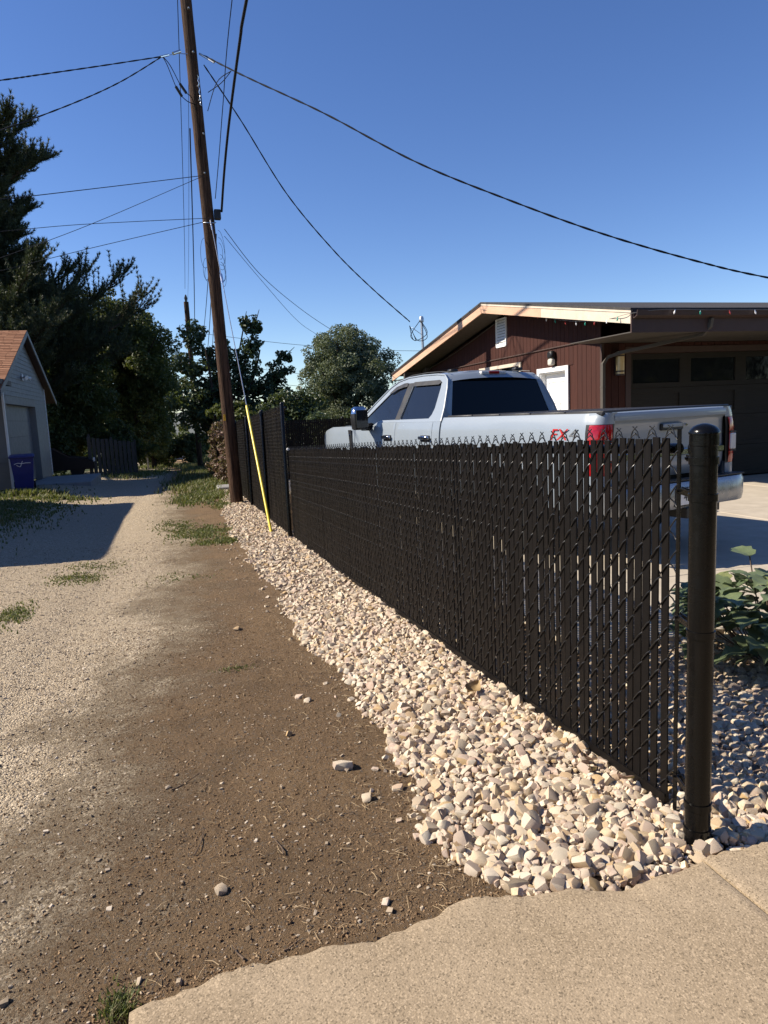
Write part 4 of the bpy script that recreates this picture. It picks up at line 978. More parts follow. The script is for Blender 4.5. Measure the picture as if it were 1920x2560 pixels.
# ------------------------------------------------------------------ pickup truck (local: x right, y forward from the rear bumper, z up)
def interp(t, xs, ys): return float(np.interp(t, xs, ys))
TR = thing('pickup_truck', 'pale grey blue crew cab pickup with black bed cover parked behind the fence', 'pickup truck', (4.706, 5.59, .052), R(12.6))
def lat(z, s):
    w = interp(z, [.45, .52, .62, .78, .90, 1.0, 1.12, 1.25, 1.34, 1.40, 1.44], [.90, .935, .965, .985, .990, .998, 1.0, .990, .975, .955, .925])
    if s > 5.5: w -= .16*((s-5.5)/.75)**2
    return w
def zbot(s):
    z = .50
    for c, r in ((1.32, .50), (5.36, .50)):
        if abs(s-c) < r: z = max(z, .42+math.sqrt(r*r-(s-c)**2))
    return z
def side_panel(s0, s1, ztop, name, sx, par=TR, zlow=None, nz=14, step=.035, mat='paint', flange=.03):
    n = max(2, int((s1-s0)/step)); ss = [s0+(s1-s0)*i/n for i in range(n+1)]
    for c in (.82, 1.82, 4.86, 5.86):
        if s0 < c < s1: ss.append(c)
    ss = sorted(set(ss)); grid = []
    for s in ss:
        a = zlow if zlow is not None else zbot(s); b = ztop(s); col = []
        col.append((sx*(lat(a, s)-flange), s, a+.004))
        for k in range(nz+1):
            z = a+(b-a)*k/nz; e = .004 if (s in (ss[0], ss[-1])) else 0
            col.append((sx*(lat(z, s)-e), s, z))
        col.append((sx*(lat(b, s)-flange*1.2), s, b-.002)); grid.append(col)
    first = [(p[0]-sx*flange, p[1]+.002, p[2]) for p in grid[0]]; last = [(p[0]-sx*flange, p[1]-.002, p[2]) for p in grid[-1]]
    return MB().loft([first]+grid+[last], False).build(name, M[mat], par, 32)
def belt(s): return 1.385 if s < 4.15 else interp(s, [4.15, 4.38, 4.9], [1.385, 1.30, 1.30])
CB = 2.68
for sx in (-1, 1):
    bed = side_panel(.30, CB-.03, lambda s: 1.43, 'bed_side', sx)
    side_panel(CB, 2.835, lambda s: 1.385, 'cab_corner', sx, nz=12)
    rd = side_panel(2.842, 3.715, belt, 'rear_door', sx, zlow=.62, nz=12); fd = side_panel(3.722, 4.85, belt, 'front_door', sx, zlow=.62, nz=12)
    side_panel(2.842, 4.85, lambda s: .612, 'rocker', sx, nz=3)
    fn = side_panel(4.857, 6.16, lambda s: interp(s, [4.85, 5.0, 5.6, 5.95, 6.16], [1.30, 1.34, 1.33, 1.27, 1.17]), 'front_fender', sx)
    for d, s in ((rd, 2.97), (fd, 3.90)):
        h = MB(); w = lat(1.19, s)
        h.cbox(-.115, .115, -.012, .012, -.022, .022, .010); 
        h.v = [(sx*(w+.030)+p[1], s+p[0], 1.19+p[2]) for p in h.v]; hd = h.build('handle', M['chrome'], d, 40)
        b = MB(); b.cbox(-.10, .10, -.006, .006, -.045, .035, .004); b.v = [(sx*(w+.004)+p[1], s+p[0], 1.185+p[2]) for p in b.v]; b.build('handle_cup', M['black'], hd)
    v = MB(); v.cbox(-.045, .045, -.010, .010, -.14, .14, .006); v.v = [(sx*(lat(1.15, 4.95)+.006)+p[1], 4.965+p[0]+(p[2])*.15, 1.15+p[2]) for p in v.v]
    vt = v.build('fender_vent', M['black'], fn); v = MB(); v.cbox(-.03, .03, -.006, .006, -.018, .018, .004); v.v = [(sx*(lat(1.2, 4.95)+.016)+p[1], 4.97+p[0], 1.21+p[2]) for p in v.v]; v.build('badge', M['chrome'], vt)
    # wheel arch lips
    for c in (1.32, 5.36):
        pts = [(sx*(lat(.42+.5*math.sin(a), c)+.004), c+.505*math.cos(a), max(.42+.505*math.sin(a), .45)) for a in np.linspace(.05, math.pi-.05, 24)]
        MB().tube(pts, .022, 6).build('arch_trim', M['paint'], TR, 60)
# dark inner tub so that seams and arches read dark
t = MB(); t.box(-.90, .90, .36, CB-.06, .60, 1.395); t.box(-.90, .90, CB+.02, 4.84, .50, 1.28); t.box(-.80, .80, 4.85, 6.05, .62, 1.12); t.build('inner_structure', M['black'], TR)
t = MB(); t.box(-.52, -.42, -.0, 6.1, .42, .60); t.box(.42, .52, 0, 6.1, .42, .60); t.box(-.85, .85, 1.22, 1.42, .34, .50); t.box(-.85, .85, 5.26, 5.46, .34, .50); t.build('chassis', M['black'], TR)
# greenhouse
def gl(z): return .945-(z-1.385)*(.245/.575)
gout = [(CB, 1.386), (CB+.02, 1.55), (CB+.085, 1.78), (CB+.13, 1.88), (CB+.22, 1.945), (CB+.40, 1.965), (3.4, 1.972), (3.75, 1.962), (3.98, 1.925), (4.16, 1.85), (4.45, 1.655), (4.84, 1.37), (4.86, 1.302), (4.38, 1.301), (4.15, 1.386)]
wr = [(2.98, 1.425), (2.935, 1.47), (2.91, 1.55), (2.92, 1.80), (2.935, 1.86), (2.975, 1.885), (3.56, 1.892), (3.58, 1.87), (3.66, 1.44), (3.65, 1.42)]
wf_ = [(3.79, 1.42), (3.775, 1.44), (3.715, 1.87), (3.735, 1.892), (3.80, 1.890), (3.98, 1.855), (4.13, 1.775), (4.36, 1.62), (4.70, 1.385), (4.72, 1.335), (4.42, 1.335), (4.20, 1.415)]
for sx in (-1, 1):
    cs = MB().poly_holes(gout, [wr, wf_], lambda p, d, sx=sx: (sx*(gl(max(p[1], 1.385))-d), p[0], p[1]), .035).build('cab_side', M['paint'], TR)
    for nm, poly in (('rear_window', wr), ('front_window', wf_)):
        MB().poly_holes(poly, [], lambda p, d, sx=sx: (sx*(gl(max(p[1], 1.385))-.014), p[0], p[1])).build(nm, M['glass_dark'], cs, 30)
    pb = MB().poly_holes([(3.665, 1.42), (3.585, 1.89), (3.712, 1.89), (3.785, 1.42)], [], lambda p, d, sx=sx: (sx*(gl(p[1])+.003), p[0], p[1])).build('pillar_cover', M['black'], cs)
    for nm, q in (('visor', [(2.925, 1.862), (2.975, 1.893), (3.57, 1.900), (3.575, 1.845), (2.975, 1.838)]), ('visor', [(3.715, 1.848), (3.722, 1.900), (3.82, 1.896), (4.0, 1.858), (4.14, 1.778), (4.08, 1.775), (3.95, 1.82), (3.8, 1.845)])):
        MB().poly_holes(q, [], lambda p, d, sx=sx: (sx*(gl(p[1])+.012), p[0], p[1])).build(nm, M['black'], cs)
# roof
rows = []
zs_ = {s: z for s, z in gout}
for s in (CB+.12, CB+.18, CB+.22, CB+.30, CB+.40, 3.2, 3.45, 3.75, 3.9, 3.98, 4.06):
    z = interp(s, [CB+.085, CB+.13, CB+.22, CB+.40, 3.4, 3.75, 3.98, 4.16], [1.78, 1.88, 1.945, 1.965, 1.972, 1.962, 1.925, 1.85]); w = gl(z)
    row = []
    for k in range(-8, 9):
        u = k/8; row.append((u*w, s, z+.045*(1-abs(u)**2.4)))
    rows.append(row)
MB().loft(rows, False).build('roof', M['paint'], TR, 40)
# rear wall of the cab
def backs(z): return interp(z, [1.386, 1.55, 1.78, 1.88, 1.945], [CB, CB+.02, CB+.085, CB+.13, CB+.22])-.002
bo = [(-.943, 1.386), (.943, 1.386), (.872, 1.55), (.775, 1.78), (.732, 1.88), (.70, 1.945), (.35, 1.985), (0, 1.992), (-.35, 1.985), (-.70, 1.945), (-.732, 1.88), (-.775, 1.78), (-.87, 1.55)]
bw_ = [(-.77, 1.40), (.77, 1.40), (.79, 1.43), (.675, 1.86), (.645, 1.90), (0, 1.925), (-.645, 1.90), (-.675, 1.86), (-.79, 1.43)]
cbk = MB().poly_holes(bo, [bw_], lambda p, d: (p[0], backs(p[1])+d-.10*0, p[1]), .03).build('cab_back', M['paint'], TR)
MB().poly_holes(bw_, [], lambda p, d: (p[0], backs(p[1])+.008, p[1])).build('back_window', M['tint'], cbk)
# soften the seams round the roof with a trim bead
for sx in (-1, 1):
    MB().tube([(sx*gl(z)*.998, s+.004, z) for s, z in gout[:12]], .014, 6).build('pillar_bead', M['paint'], TR, 60)
    MB().tube([(sx*(gl(z)-.055), s, z+.034) for s, z in gout[4:9]], .006, 5).build('roof_seam', M['black'], TR)
h3 = MB(); h3.cbox(-.20, .20, CB+.155, CB+.22, 1.945, 1.985, .008); bl3 = h3.build('high_brake_light', M['white_lens'], TR)
h3 = MB(); h3.cbox(-.085, .085, CB+.15, CB+.20, 1.947, 1.983, .006); h3.build('red_lens', M['red_lens'], bl3)
for x, s in ((-.42, 3.15), (.45, 2.92)):
    h3 = MB(); h3.cbox(x-.06, x+.06, s-.05, s+.05, 1.99, 2.03, .014); h3.build('roof_cap', M['black'], TR, 40)
# windshield, hood, nose
rows = []
for k in range(7):
    q = k/6; s = 4.05+(4.92-4.05)*q; z = 1.925-(1.925-1.30)*q; w = .70+(.90-.70)*q
    rows.append([(u/6*w, s+.06*(1-abs(u/6)**2), z+.012) for u in range(-6, 7)])
MB().loft(rows, False).build('windshield', M['glass_dark'], TR, 50)
rows = []
for s in np.linspace(4.86, 6.14, 16):
    row = []
    for k in range(-14, 15):
        u = k/14; w = lat(1.28, s)-.035
        z = interp(s, [4.86, 5.3, 5.8, 6.05, 6.14], [1.345, 1.345, 1.29, 1.21, 1.14])+.075*float(sstep(.62, .42, abs(u)))*interp(s, [4.86, 5.1, 5.9, 6.14], [.5, 1, 1, .4]) + .015*(1-abs(u)**2)
        row.append((u*w, s+.05*(1-u*u)*float(sstep(5.9, 6.14, s)), z))
    rows.append(row)
MB().loft(rows, False).build('hood', M['paint'], TR, 45)
g_ = MB(); g_.cbox(-.80, .80, 6.05, 6.19, .78, 1.14, .03); gr_ = g_.build('grille', M['chrome'], TR)
for z in (.86, .95, 1.04): MB().box(-.52, .52, 6.191, 6.205, z-.025, z+.025).build('bar', M['black'], gr_)
for sx in (-1, 1):
    h = MB(); h.cbox(min(sx*.56, sx*.86), max(sx*.56, sx*.86), 6.06, 6.205, .84, 1.10, .03); h.build('headlight', M['white_lens'], TR, 40)
h = MB(); h.cbox(-.98, .98, 6.08, 6.33, .48, .76, .05); h.build('front_bumper', M['chrome'], TR, 40)
# bed rails, cover, tailgate
for sx in (-1, 1):
    h = MB(); h.cbox(min(sx*.835, sx*.928), max(sx*.835, sx*.928), .16, CB-.035, 1.405, 1.436, .008); h.build('bed_rail', M['black'], TR, 40)
cv = link('bed_cover', None, TR)
k0 = .17
for k in range(5):
    k1 = k0+(CB-.06-.17)/5; h = MB(); h.cbox(-.90, .90, k0+.004, k1-.004, 1.425, 1.452-.004*k*0, .010); h.build('cover_panel', M['tonneau'], cv, 40); k0 = k1
tp = [(1.436, .165), (1.425, .135), (1.395, .125), (1.355, .130), (1.335, .155), (1.30, .170), (1.05, .172), (.98, .160), (.90, .165), (.83, .185), (.79, .22)]
rows = []
for z, s in tp:
    rows.append([(x, s+.012*(x/.8)**2, z) for x in np.linspace(-.795, .795, 21)])
tg = MB().loft(rows, False).build('tailgate', M['paint'], TR, 35)
h = MB(); h.cbox(-.16, .16, .145, .180, 1.235, 1.30, .01); th = h.build('handle_recess', M['black'], tg); h = MB(); h.cbox(-.14, .14, .138, .150, 1.262, 1.30, .006); h.build('pull', M['paint'], th, 40)
h = MB(); h.lathe([(.012, -.004), (.012, .006)], (.22, .162, 1.275), 'y', 12); h.build('lock', M['chrome'], tg)
h = MB(); h.cbox(-.79, .79, .146, .162, .985, 1.045, .006); h.build('trim_strip', M['chrome'], tg)
cu = [(.802, .145), (.86, .138), (.905, .142), (.945, .16), (.972, .19), (.985, .23), (.992, .31)]
def corner(sx, z0, z1, out, name, mat, n=6, c=None):
    rows = []
    for k in range(n+1):
        z = z0+(z1-z0)*k/n; f = lat(z, .3)/.992 if z > 1.2 else 1
        o = out*(math.sin(math.pi*min(1, max(0, k/n)))**.35 if out else 1) if out else 0
        rr = []
        for i, (x, s) in enumerate(c or cu):
            t = i/(len(c or cu)-1); rr.append((sx*(x*f+o*t), s-o*(1-t), z))
        rows.append(rr)
    return MB().loft(rows, False).build(name, M[mat], TR, 50)
for sx in (-1, 1):
    corner(sx, 1.33, 1.432, 0, 'corner_panel', 'paint'); corner(sx, .60, .86, 0, 'corner_panel', 'paint')
    corner(sx, .86, 1.33, 0, 'corner_panel', 'black')
    tl = corner(sx, .865, 1.325, .014, 'taillight', 'red_lens', 10, [(.835, .139), (.87, .136), (.905, .142), (.945, .16), (.972, .19), (.985, .23), (.989, .27)])
    q = MB(); q.cbox(min(sx*.845, sx*.925), max(sx*.845, sx*.925), .108, .135, 1.00, 1.16, .006); q.build('reverse_lens', M['white_lens'], tl, 40)
    for z in (.985, 1.175):
        q = MB(); q.cbox(min(sx*.838, sx*.935), max(sx*.838, sx*.935), .112, .135, z-.006, z+.006, .002); q.build('divider', M['black'], tl)
# rear bumper
rows = []
for x in np.linspace(-.98, .98, 25):
    b = .10*max(0, (abs(x)-.72)/.26)**2
    rows.append([(x, -.03+b, .50), (x, -.045+b, .56), (x, -.045+b, .70), (x, -.02+b, .745), (x, .12+b, .75), (x, .12+b, .52)])
bp = MB().loft(rows, True, True, True).build('rear_bumper', M['bumper'], TR, 35)
h = MB(); h.cbox(-.90, .90, -.01, .11, .751, .768, .004); h.build('step_pad', M['black'], bp)
h = MB(); h.cbox(-.20, .20, -.052, -.040, .52, .70, .004); h.build('plate_recess', M['black'], bp)
h = MB(); h.cbox(-.155, .155, -.060, -.053, .535, .69, .002); pt = h.build('licence_plate', M['white'], bp)
text_mesh('plate_characters', '4UT', .105, M['ink'], pt, Matrix.Translation((0, -.0625, .605)) @ Matrix.Rotation(R(90), 4, 'X'))
h = MB(); h.cbox(-.05, .05, -.06, .2, .40, .50, .006); h.build('hitch', M['black'], bp)
# decals
for sx in (-1, 1):
    m = Matrix(((0, 0, sx, sx*(lat(1.22, .6)+.003)), (sx*1.0, 0, 0, .60), (0, 1, 0, 1.235), (0, 0, 0, 1)))
    text_mesh('decal_letters', 'FX', .155, M['decal_red'], TR, m @ Matrix.Translation((-.055, 0, 0)) @ Matrix.Diagonal((1.25, 1, 1, 1)), .001, .25); text_mesh('decal_letters', '4', .155, M['decal_grey'], TR, m @ Matrix.Translation((.125, 0, 0)) @ Matrix.Diagonal((1.25, 1, 1, 1)), .001, .25)
# mirrors
for sx in (-1, 1):
    h = MB(); rr = []
    for z, wx, wy in ((1.30, .075, .055), (1.315, .10, .075), (1.42, .115, .085), (1.52, .115, .082), (1.59, .10, .07), (1.615, .06, .045)):
        rr.append([(sx*1.20+wx*math.copysign(abs(math.cos(a))**.6, math.cos(a)), 4.30+wy*math.copysign(abs(math.sin(a))**.6, math.sin(a)), z) for a in np.linspace(0, 2*math.pi, 20, endpoint=False)])
    mi = h.loft(rr, True, True, True).build('mirror', M['black'], TR, 50)
    h = MB(); rr = [[(sx*1.20+(p[0]-sx*1.20)*1.025, 4.30+(p[1]-4.30)*1.03, p[2]+.002) for p in r] for r in rr[3:]]
    h.loft(rr, True, False, True).build('chrome_cap', M['chrome'], mi, 50)
    h = MB(); h.cbox(sx*1.20-.07, sx*1.20+.07, 4.375, 4.392, 1.36, 1.40, .004); h.build('side_lamp', M['white_lens'], mi)
    h = MB(); h.cbox(sx*1.20-.09, sx*1.20+.09, 4.207, 4.219, 1.33, 1.57, .004); h.build('mirror_glass', M['glass_dark'], mi)
    h = MB(); h.tube([(sx*.90, 4.46, 1.36), (sx*1.14, 4.34, 1.34)], .03, 8); h.tube([(sx*.90, 4.46, 1.30), (sx*1.14, 4.34, 1.31)], .025, 8); h.build('mirror_arm', M['black'], mi, 50)
# wheels
wh = MB(); prof = [(.23, -.125), (.30, -.135), (.375, -.13), (.41, -.105), (.42, -.05), (.42, .05), (.41, .105), (.375, .13), (.30, .135), (.23, .125)]
for (x, s) in ((-.86, 1.32), (.86, 1.32), (-.86, 5.36), (.86, 5.36)):
    w = link('wheel', None, TR, (x, s, .42)); sx = 1 if x > 0 else -1
    MB().lathe(prof, (0, 0, 0), 'x', 36).build('tyre', M['rubber'], w, 40)
    MB().lathe([(.235, sx*-.10), (.235, sx*.10), (.215, sx*.115), (.20, sx*.07), (.07, sx*.085), (.06, sx*.12), (.002, sx*.125)], (0, 0, 0), 'x', 30).build('rim', M['steel'], w, 40)

# ------------------------------------------------------------------ garage on the left of the alley
GX, GB = -4.75, -.42
LG = thing('left_garage', 'white sided garage with orange shingle roof and shaded gable on the left', 'garage', (GX, 25.3, GB))
G0_ = Vector((GX, 25.3, GB))
class GBm(MB):
    def build(s, name, mat, parent=None, smooth=None, fixn=True):
        s.v = [(p[0]-G0_.x, p[1]-G0_.y, p[2]-G0_.z) for p in s.v]; return MB.build(s, name, mat, parent, smooth, fixn)
RYg, RZg, SLg = 29.6, 5.16, .41
def gr(y): return RZg-SLg*abs(y-RYg)
gy0, gy1, gxe = 25.3, 33.9, -13.0
dA, dB, dT = 25.75, 31.1, 2.40
w = GBm().poly_holes([(gy0, GB-.1), (gy1, GB-.1), (gy1, gr(gy1)-.16), (RYg, RZg-.16), (gy0, gr(gy0)-.16)], [rect(dA, dB, GB-.05, dT)], lambda p, d: (GX-d, p[0], p[1]), .22)
w.box(gxe, GX-.002, gy0, gy0+.1, GB-.1, gr(gy0)-.16); w.box(gxe, GX-.002, gy1-.1, gy1, GB-.1, gr(gy1)-.16); w.box(gxe-.1, gxe, gy0, gy1, GB-.1, gr(gy0)-.16)
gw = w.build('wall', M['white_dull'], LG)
# lap siding, each course tilted out at its foot
def laps(name, n, z0, dz, spans, fn):
    m = GBm()
    for k in range(n):
        a, b = z0+k*dz, z0+(k+1)*dz+.01
        for (p, q) in spans(a, b):
            if q-p < .05: continue
            m.add([fn(p, a, .022), fn(q, a, .022), fn(q, b, .004), fn(p, b, .004), fn(p, a, .0), fn(q, a, .0)], [(0, 1, 2, 3), (0, 1, 5, 4)])
    return m.build(name, M['white_dull'], gw)
def gsp(a, b):
    half = (RZg-.18-b)/SLg; lo, hi = max(gy0+.06, RYg-half), min(gy1-.06, RYg+half)
    return [(lo, hi)] if a > dT+.20 else [(dB+.13, hi)]
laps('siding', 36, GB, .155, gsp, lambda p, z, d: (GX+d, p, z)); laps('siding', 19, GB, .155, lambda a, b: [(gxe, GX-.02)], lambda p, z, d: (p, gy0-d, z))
m = GBm(); m.box(GX-.03, GX+.035, gy0-.035, gy0+.05, GB-.05, gr(gy0)-.2); m.build('corner_trim', M['white'], LG)
m = GBm(); m.box(GX-.03, GX+.035, gy1-.05, gy1+.03, GB-.05, gr(gy1)-.2); m.build('corner_trim', M['white'], LG)
m = GBm(); m.box(GX, GX+.03, gy0+.052, dB+.12, dT, dT+.19); m.box(GX, GX+.03, dB, dB+.119, GB, dT-.001); m.build('door_trim', M['white_dull'], LG)
gdr = link('garage_door', None, LG)
for k in range(5):
    z0 = GB+.02+k*(dT-GB)/5; m = GBm(); m.box(GX-.24, GX-.20, dA, dB, z0+.003, z0+(dT-GB)/5-.003)
    sec = m.build('door_section', M['white_dull'], gdr)
# roof: courses of shingles on both slopes
ex0, ex1 = GX+.24, gxe-.3
m = GBm(); ya, yb = 23.72, 35.5
for (p, q) in ((ya, RYg), (RYg, yb)):
    m.add([(ex0, p, gr(p)-.10), (ex1, p, gr(p)-.10), (ex1, q, gr(q)-.10), (ex0, q, gr(q)-.10), (ex0, p, gr(p)-.02), (ex1, p, gr(p)-.02), (ex1, q, gr(q)-.02), (ex0, q, gr(q)-.02)], [(0, 1, 2, 3), (4, 5, 6, 7), (0, 1, 5, 4), (0, 3, 7, 4), (1, 2, 6, 5), (2, 3, 7, 6)])
grf = m.build('roof', M['brown_trim'], LG)
m = GBm(); nC = 34; r_ = random.Random(9)
for k in range(nC):
    y0_, y1_ = ya-.02+(RYg-ya)*k/nC, ya-.02+(RYg-ya)*(k+1)/nC+.05; x = ex0+.03
    while x > ex0-5.2:
        wx = r_.uniform(.22, .34); dz = r_.uniform(0, .008)
        m.add([(x, y0_, gr(y0_)+.020+dz), (x-wx+.008, y0_, gr(y0_)+.020+dz), (x-wx+.008, y1_, gr(min(y1_, RYg))+.004), (x, y1_, gr(min(y1_, RYg))+.004), (x, y0_, gr(y0_)-.008), (x-wx+.008, y0_, gr(y0_)-.008)], [(0, 1, 2, 3), (0, 1, 5, 4)]); x -= wx
tag(m.build('shingles', M['shingle'], grf), kind='stuff')
for (p, q) in ((ya, RYg), (RYg, yb)):
    m = GBm(); m.loft([[(ex0+.001, y, gr(y)-.19), (ex0+.001, y, gr(y)-.005), (ex0+.035, y, gr(y)-.005), (ex0+.035, y, gr(y)-.19)] for y in (p, q)], True, True, True); m.build('rake_board', M['white_dull'], LG)
m = GBm(); m.box(ex1, ex0, ya-.03, ya-.001, gr(ya)-.20, gr(ya)-.015); m.build('eave_board', M['brown_trim'], LG)
m = GBm(); m.box(GX+.04, ex0-.002, ya+.02, gy0+.35, gr(gy0)-.45, gr(gy0)-.30); m.build('eave_return', M['brown_trim'], LG)
m = GBm(); m.cbox(GX+.02, GX+.06, 28.9, 29.05, 3.30, 3.55, .01); fl = m.build('flood_light', M['white'], LG)
for dy in (-.28, .30):
    m = GBm(); m.tube([(GX+.05, 28.97, 3.4), (GX+.16, 28.97+dy, 3.42), (GX+.24, 28.97+dy*1.2, 3.38)], [.02, .04, .085], 10); m.build('lamp_head', M['white'], fl, 40)
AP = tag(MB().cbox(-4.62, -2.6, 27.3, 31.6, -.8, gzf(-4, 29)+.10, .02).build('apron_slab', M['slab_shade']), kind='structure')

# blue wheeled bin
BN = thing('recycling_bin', 'dark blue wheeled recycling bin with white swoosh mark at the garage door', 'bin', (-4.30, 24.75, gzf(-4.3, 24.75)), R(8))
rr = [[(sx*w_, sy*d_+o, z) for sx, sy in ((-1, -1), (1, -1), (1, 1), (-1, 1))] for z, w_, d_, o in ((.04, .24, .26, .0), (.12, .255, .28, 0), (.55, .29, .33, .0), (1.0, .325, .37, 0), (1.01, .345, .39, 0), (1.04, .345, .39, 0))]
MB().loft(rr, True, True, True).build('body', M['bin_blue'], BN)
MB().loft([[(sx*w_, sy*d_, z+.02*sy) for sx, sy in ((-1, -1), (1, -1), (1, 1), (-1, 1))] for z, w_, d_ in ((1.045, .36, .42), (1.075, .36, .42), (1.10, .30, .34))], True, True, True).build('lid', M['bin_blue'], BN)
MB().tube([(-.26, .47, 1.0), (.26, .47, 1.0)], .022, 8).build('handle', M['bin_blue'], BN, 50)
for x in (-.28, .28): MB().lathe([(.02, -.03), (.125, -.03), (.125, .03), (.02, .03)], (x, .30, .125), 'x', 18).build('wheel', M['rubber'], BN, 40)
mk = MB()
mk.tube(catmull([(-.22, -.372, .83), (-.12, -.374, .86), (0, -.374, .845), (.12, -.374, .86), (.24, -.374, .855)], 4), [.012]*17, 4)
mk.tube(catmull([(-.16, -.374, .80), (-.06, -.372, .75), (-.02, -.374, .83), (.02, -.376, .92)], 4), .010, 4)
mk.build('printed_mark', M['white'], BN)

# neighbouring outbuilding just left of the view (casts the shade across the alley)
NB = thing('neighbour_shed', 'long pale sided outbuilding beside the alley, left of the view', 'building', (-5.9, 17.2, -.2))
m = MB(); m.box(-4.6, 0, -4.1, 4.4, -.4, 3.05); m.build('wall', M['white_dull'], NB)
m = MB(); m.add([(.50, -4.45, 3.28), (.50, 4.70, 3.28), (-2.3, 4.70, 4.15), (-2.3, -4.45, 4.15), (-5.1, 4.70, 3.28), (-5.1, -4.45, 3.28), (.50, -4.45, 3.40), (.50, 4.70, 3.40), (-2.3, 4.70, 4.27), (-2.3, -4.45, 4.27), (-5.1, 4.70, 3.40), (-5.1, -4.45, 3.40)],
      [(0, 1, 2, 3), (3, 2, 4, 5), (6, 7, 8, 9), (9, 8, 10, 11), (0, 1, 7, 6), (4, 5, 11, 10), (0, 3, 9, 6), (3, 5, 11, 9), (1, 2, 8, 7), (2, 4, 10, 8)]); m.build('roof', M['shingle_dark'], NB)
m = MB(); m.add([(0, -4.1, 3.0), (-4.6, -4.1, 3.0), (-2.3, -4.1, 4.13)], [(0, 1, 2)]); m.add([(0, 4.4, 3.0), (-4.6, 4.4, 3.0), (-2.3, 4.4, 4.13)], [(0, 1, 2)]); m.build('gable', M['white_dull'], NB)

# dark car in the opening beyond the garage, board fence, post
def simple_car(name, label, loc, rz, mat, van=False):
    T = thing(name, label, 'van' if van else 'car', loc, rz)
    if van:
        prof = [(-2.4, .35), (-2.42, .9), (-2.35, 1.25), (-2.2, 1.95), (-1.9, 2.02), (.6, 2.02), (1.0, 1.9), (1.6, 1.15), (2.3, 1.0), (2.4, .8), (2.4, .35)]
    else:
        prof = [(-2.2, .35), (-2.25, .6), (-2.2, .95), (-1.6, 1.05), (-1.0, 1.40), (-.3, 1.48), (.4, 1.42), (1.1, 1.0), (1.9, .88), (2.2, .7), (2.2, .35)]
    rows = []
    for u in (-1, -.96, -.8, 0, .8, .96, 1):
        k = abs(u); rows.append([(u*(.92 if z < 1.05 else .92-.18*(z-1.05)), y, (.35 + (z-.35)*(1 if k < .9 else (.985 if k < .98 else .96)))) for y, z in prof])
    m = MB().loft(rows, False); n = len(prof)
    m.add(rows[0], [tuple(range(n))]); m.add(rows[-1], [tuple(range(n))]); bd = m.build('body', M[mat], T, 40)
    for sx in (-1, 1):
        for s in (-1.35, 1.4): MB().lathe([(.18, -.1), (.30, -.1), (.32, 0), (.30, .1), (.18, .1)], (sx*.80, s, .32), 'x', 18).build('wheel', M['rubber'], T, 40)
        MB().cbox(min(sx*.62, sx*.84), max(sx*.62, sx*.84), (2.35 if van else 2.15), (2.43 if van else 2.24), .70, .90, .02).build('headlight', M['white_lens'], T)
    if van:
        MB().add([(-.68, 1.05, 1.86), (.68, 1.05, 1.86), (.74, 1.60, 1.20), (-.74, 1.60, 1.20)], [(0, 1, 2, 3)]).build('windshield', M['glass_dark'], T).location = (0, .03, .03)
        MB().cbox(-.5, .5, 2.38, 2.44, .55, .72, .02).build('grille', M['black'], T)
        MB().cbox(-.9, .9, 2.36, 2.5, .32, .5, .03).build('bumper', M['black'], T)
    else:
        MB().add([(-.66, 1.08, 1.03), (.66, 1.08, 1.03), (.62, .44, 1.40), (-.62, .44, 1.40)], [(0, 1, 2, 3)]).build('windshield', M['glass_dark'], T).location = (0, .03, .02)
        MB().add([(-.66, -1.55, 1.09), (.66, -1.55, 1.09), (.62, -1.02, 1.38), (-.62, -1.02, 1.38)], [(0, 1, 2, 3)]).build('back_window', M['glass_dark'], T).location = (0, -.02, .03)
    return T
simple_car('parked_car', 'black car in deep shade between the left garage and the board fence', (-5.6, 38.4, gzf(-5.6, 38.4)), R(-86), 'dark_car')
simple_car('distant_van', 'pale van facing the viewer far down the alley', (2.0, 100, gzf(2.0, 100)), R(180), 'van_white', True)
WF = thing('board_fence', 'weathered grey board fence section in shade beyond the garage', 'fence', (-3.55, 38.2, gzf(-3.5, 38.2)))
for k in range(11):
    h = 1.95-.035*k+random.uniform(-.03, .03); MB().cbox(-.09, .09, -.012, .012, 0, h, .006).build('board', M['greywood'], WF).matrix_local = Matrix.Translation((k*.20, k*.20*.55, .0)) @ Matrix.Rotation(.5+random.uniform(-.02, .02), 4, 'Z')
for z in (.4, 1.5): MB().tube([(0, .05, z), (2.1, 1.22, z-.05)], .04, 4).build('rail', M['greywood'], WF)
for k in (0, 5, 10.5): MB().box(k*.2-.05, k*.2+.05, k*.11+.03, k*.11+.13, -.3, 2.1-.04*k).build('fence_post', M['greywood'], WF)
tag(MB().lathe([(.05, -.3), (.05, 2.35), (.055, 2.36), (.004, 2.40)], (1.86, 26.7, gzf(1.86, 26.7)), 'z', 14).build('steel_post', M['post_black'], None, 40), 'dark steel post standing at the red vine hedge', 'post')
tag(MB().cbox(-.05, .05, -.05, .05, -.2, 1.1, .01).build('white_stake', M['white_dull']), 'short pale stake at the foot of the dark trees', 'stake').location = (-1.25, 56, gzf(-1.25, 56))
tag(MB().cbox(1.45, 1.95, 21.9, 22.9, -.7, gzf(1.7, 22.4)+.10, .02).build('utility_pad', M['slab_shade']), 'small grey concrete pad at the end of the white stones', 'concrete pad')

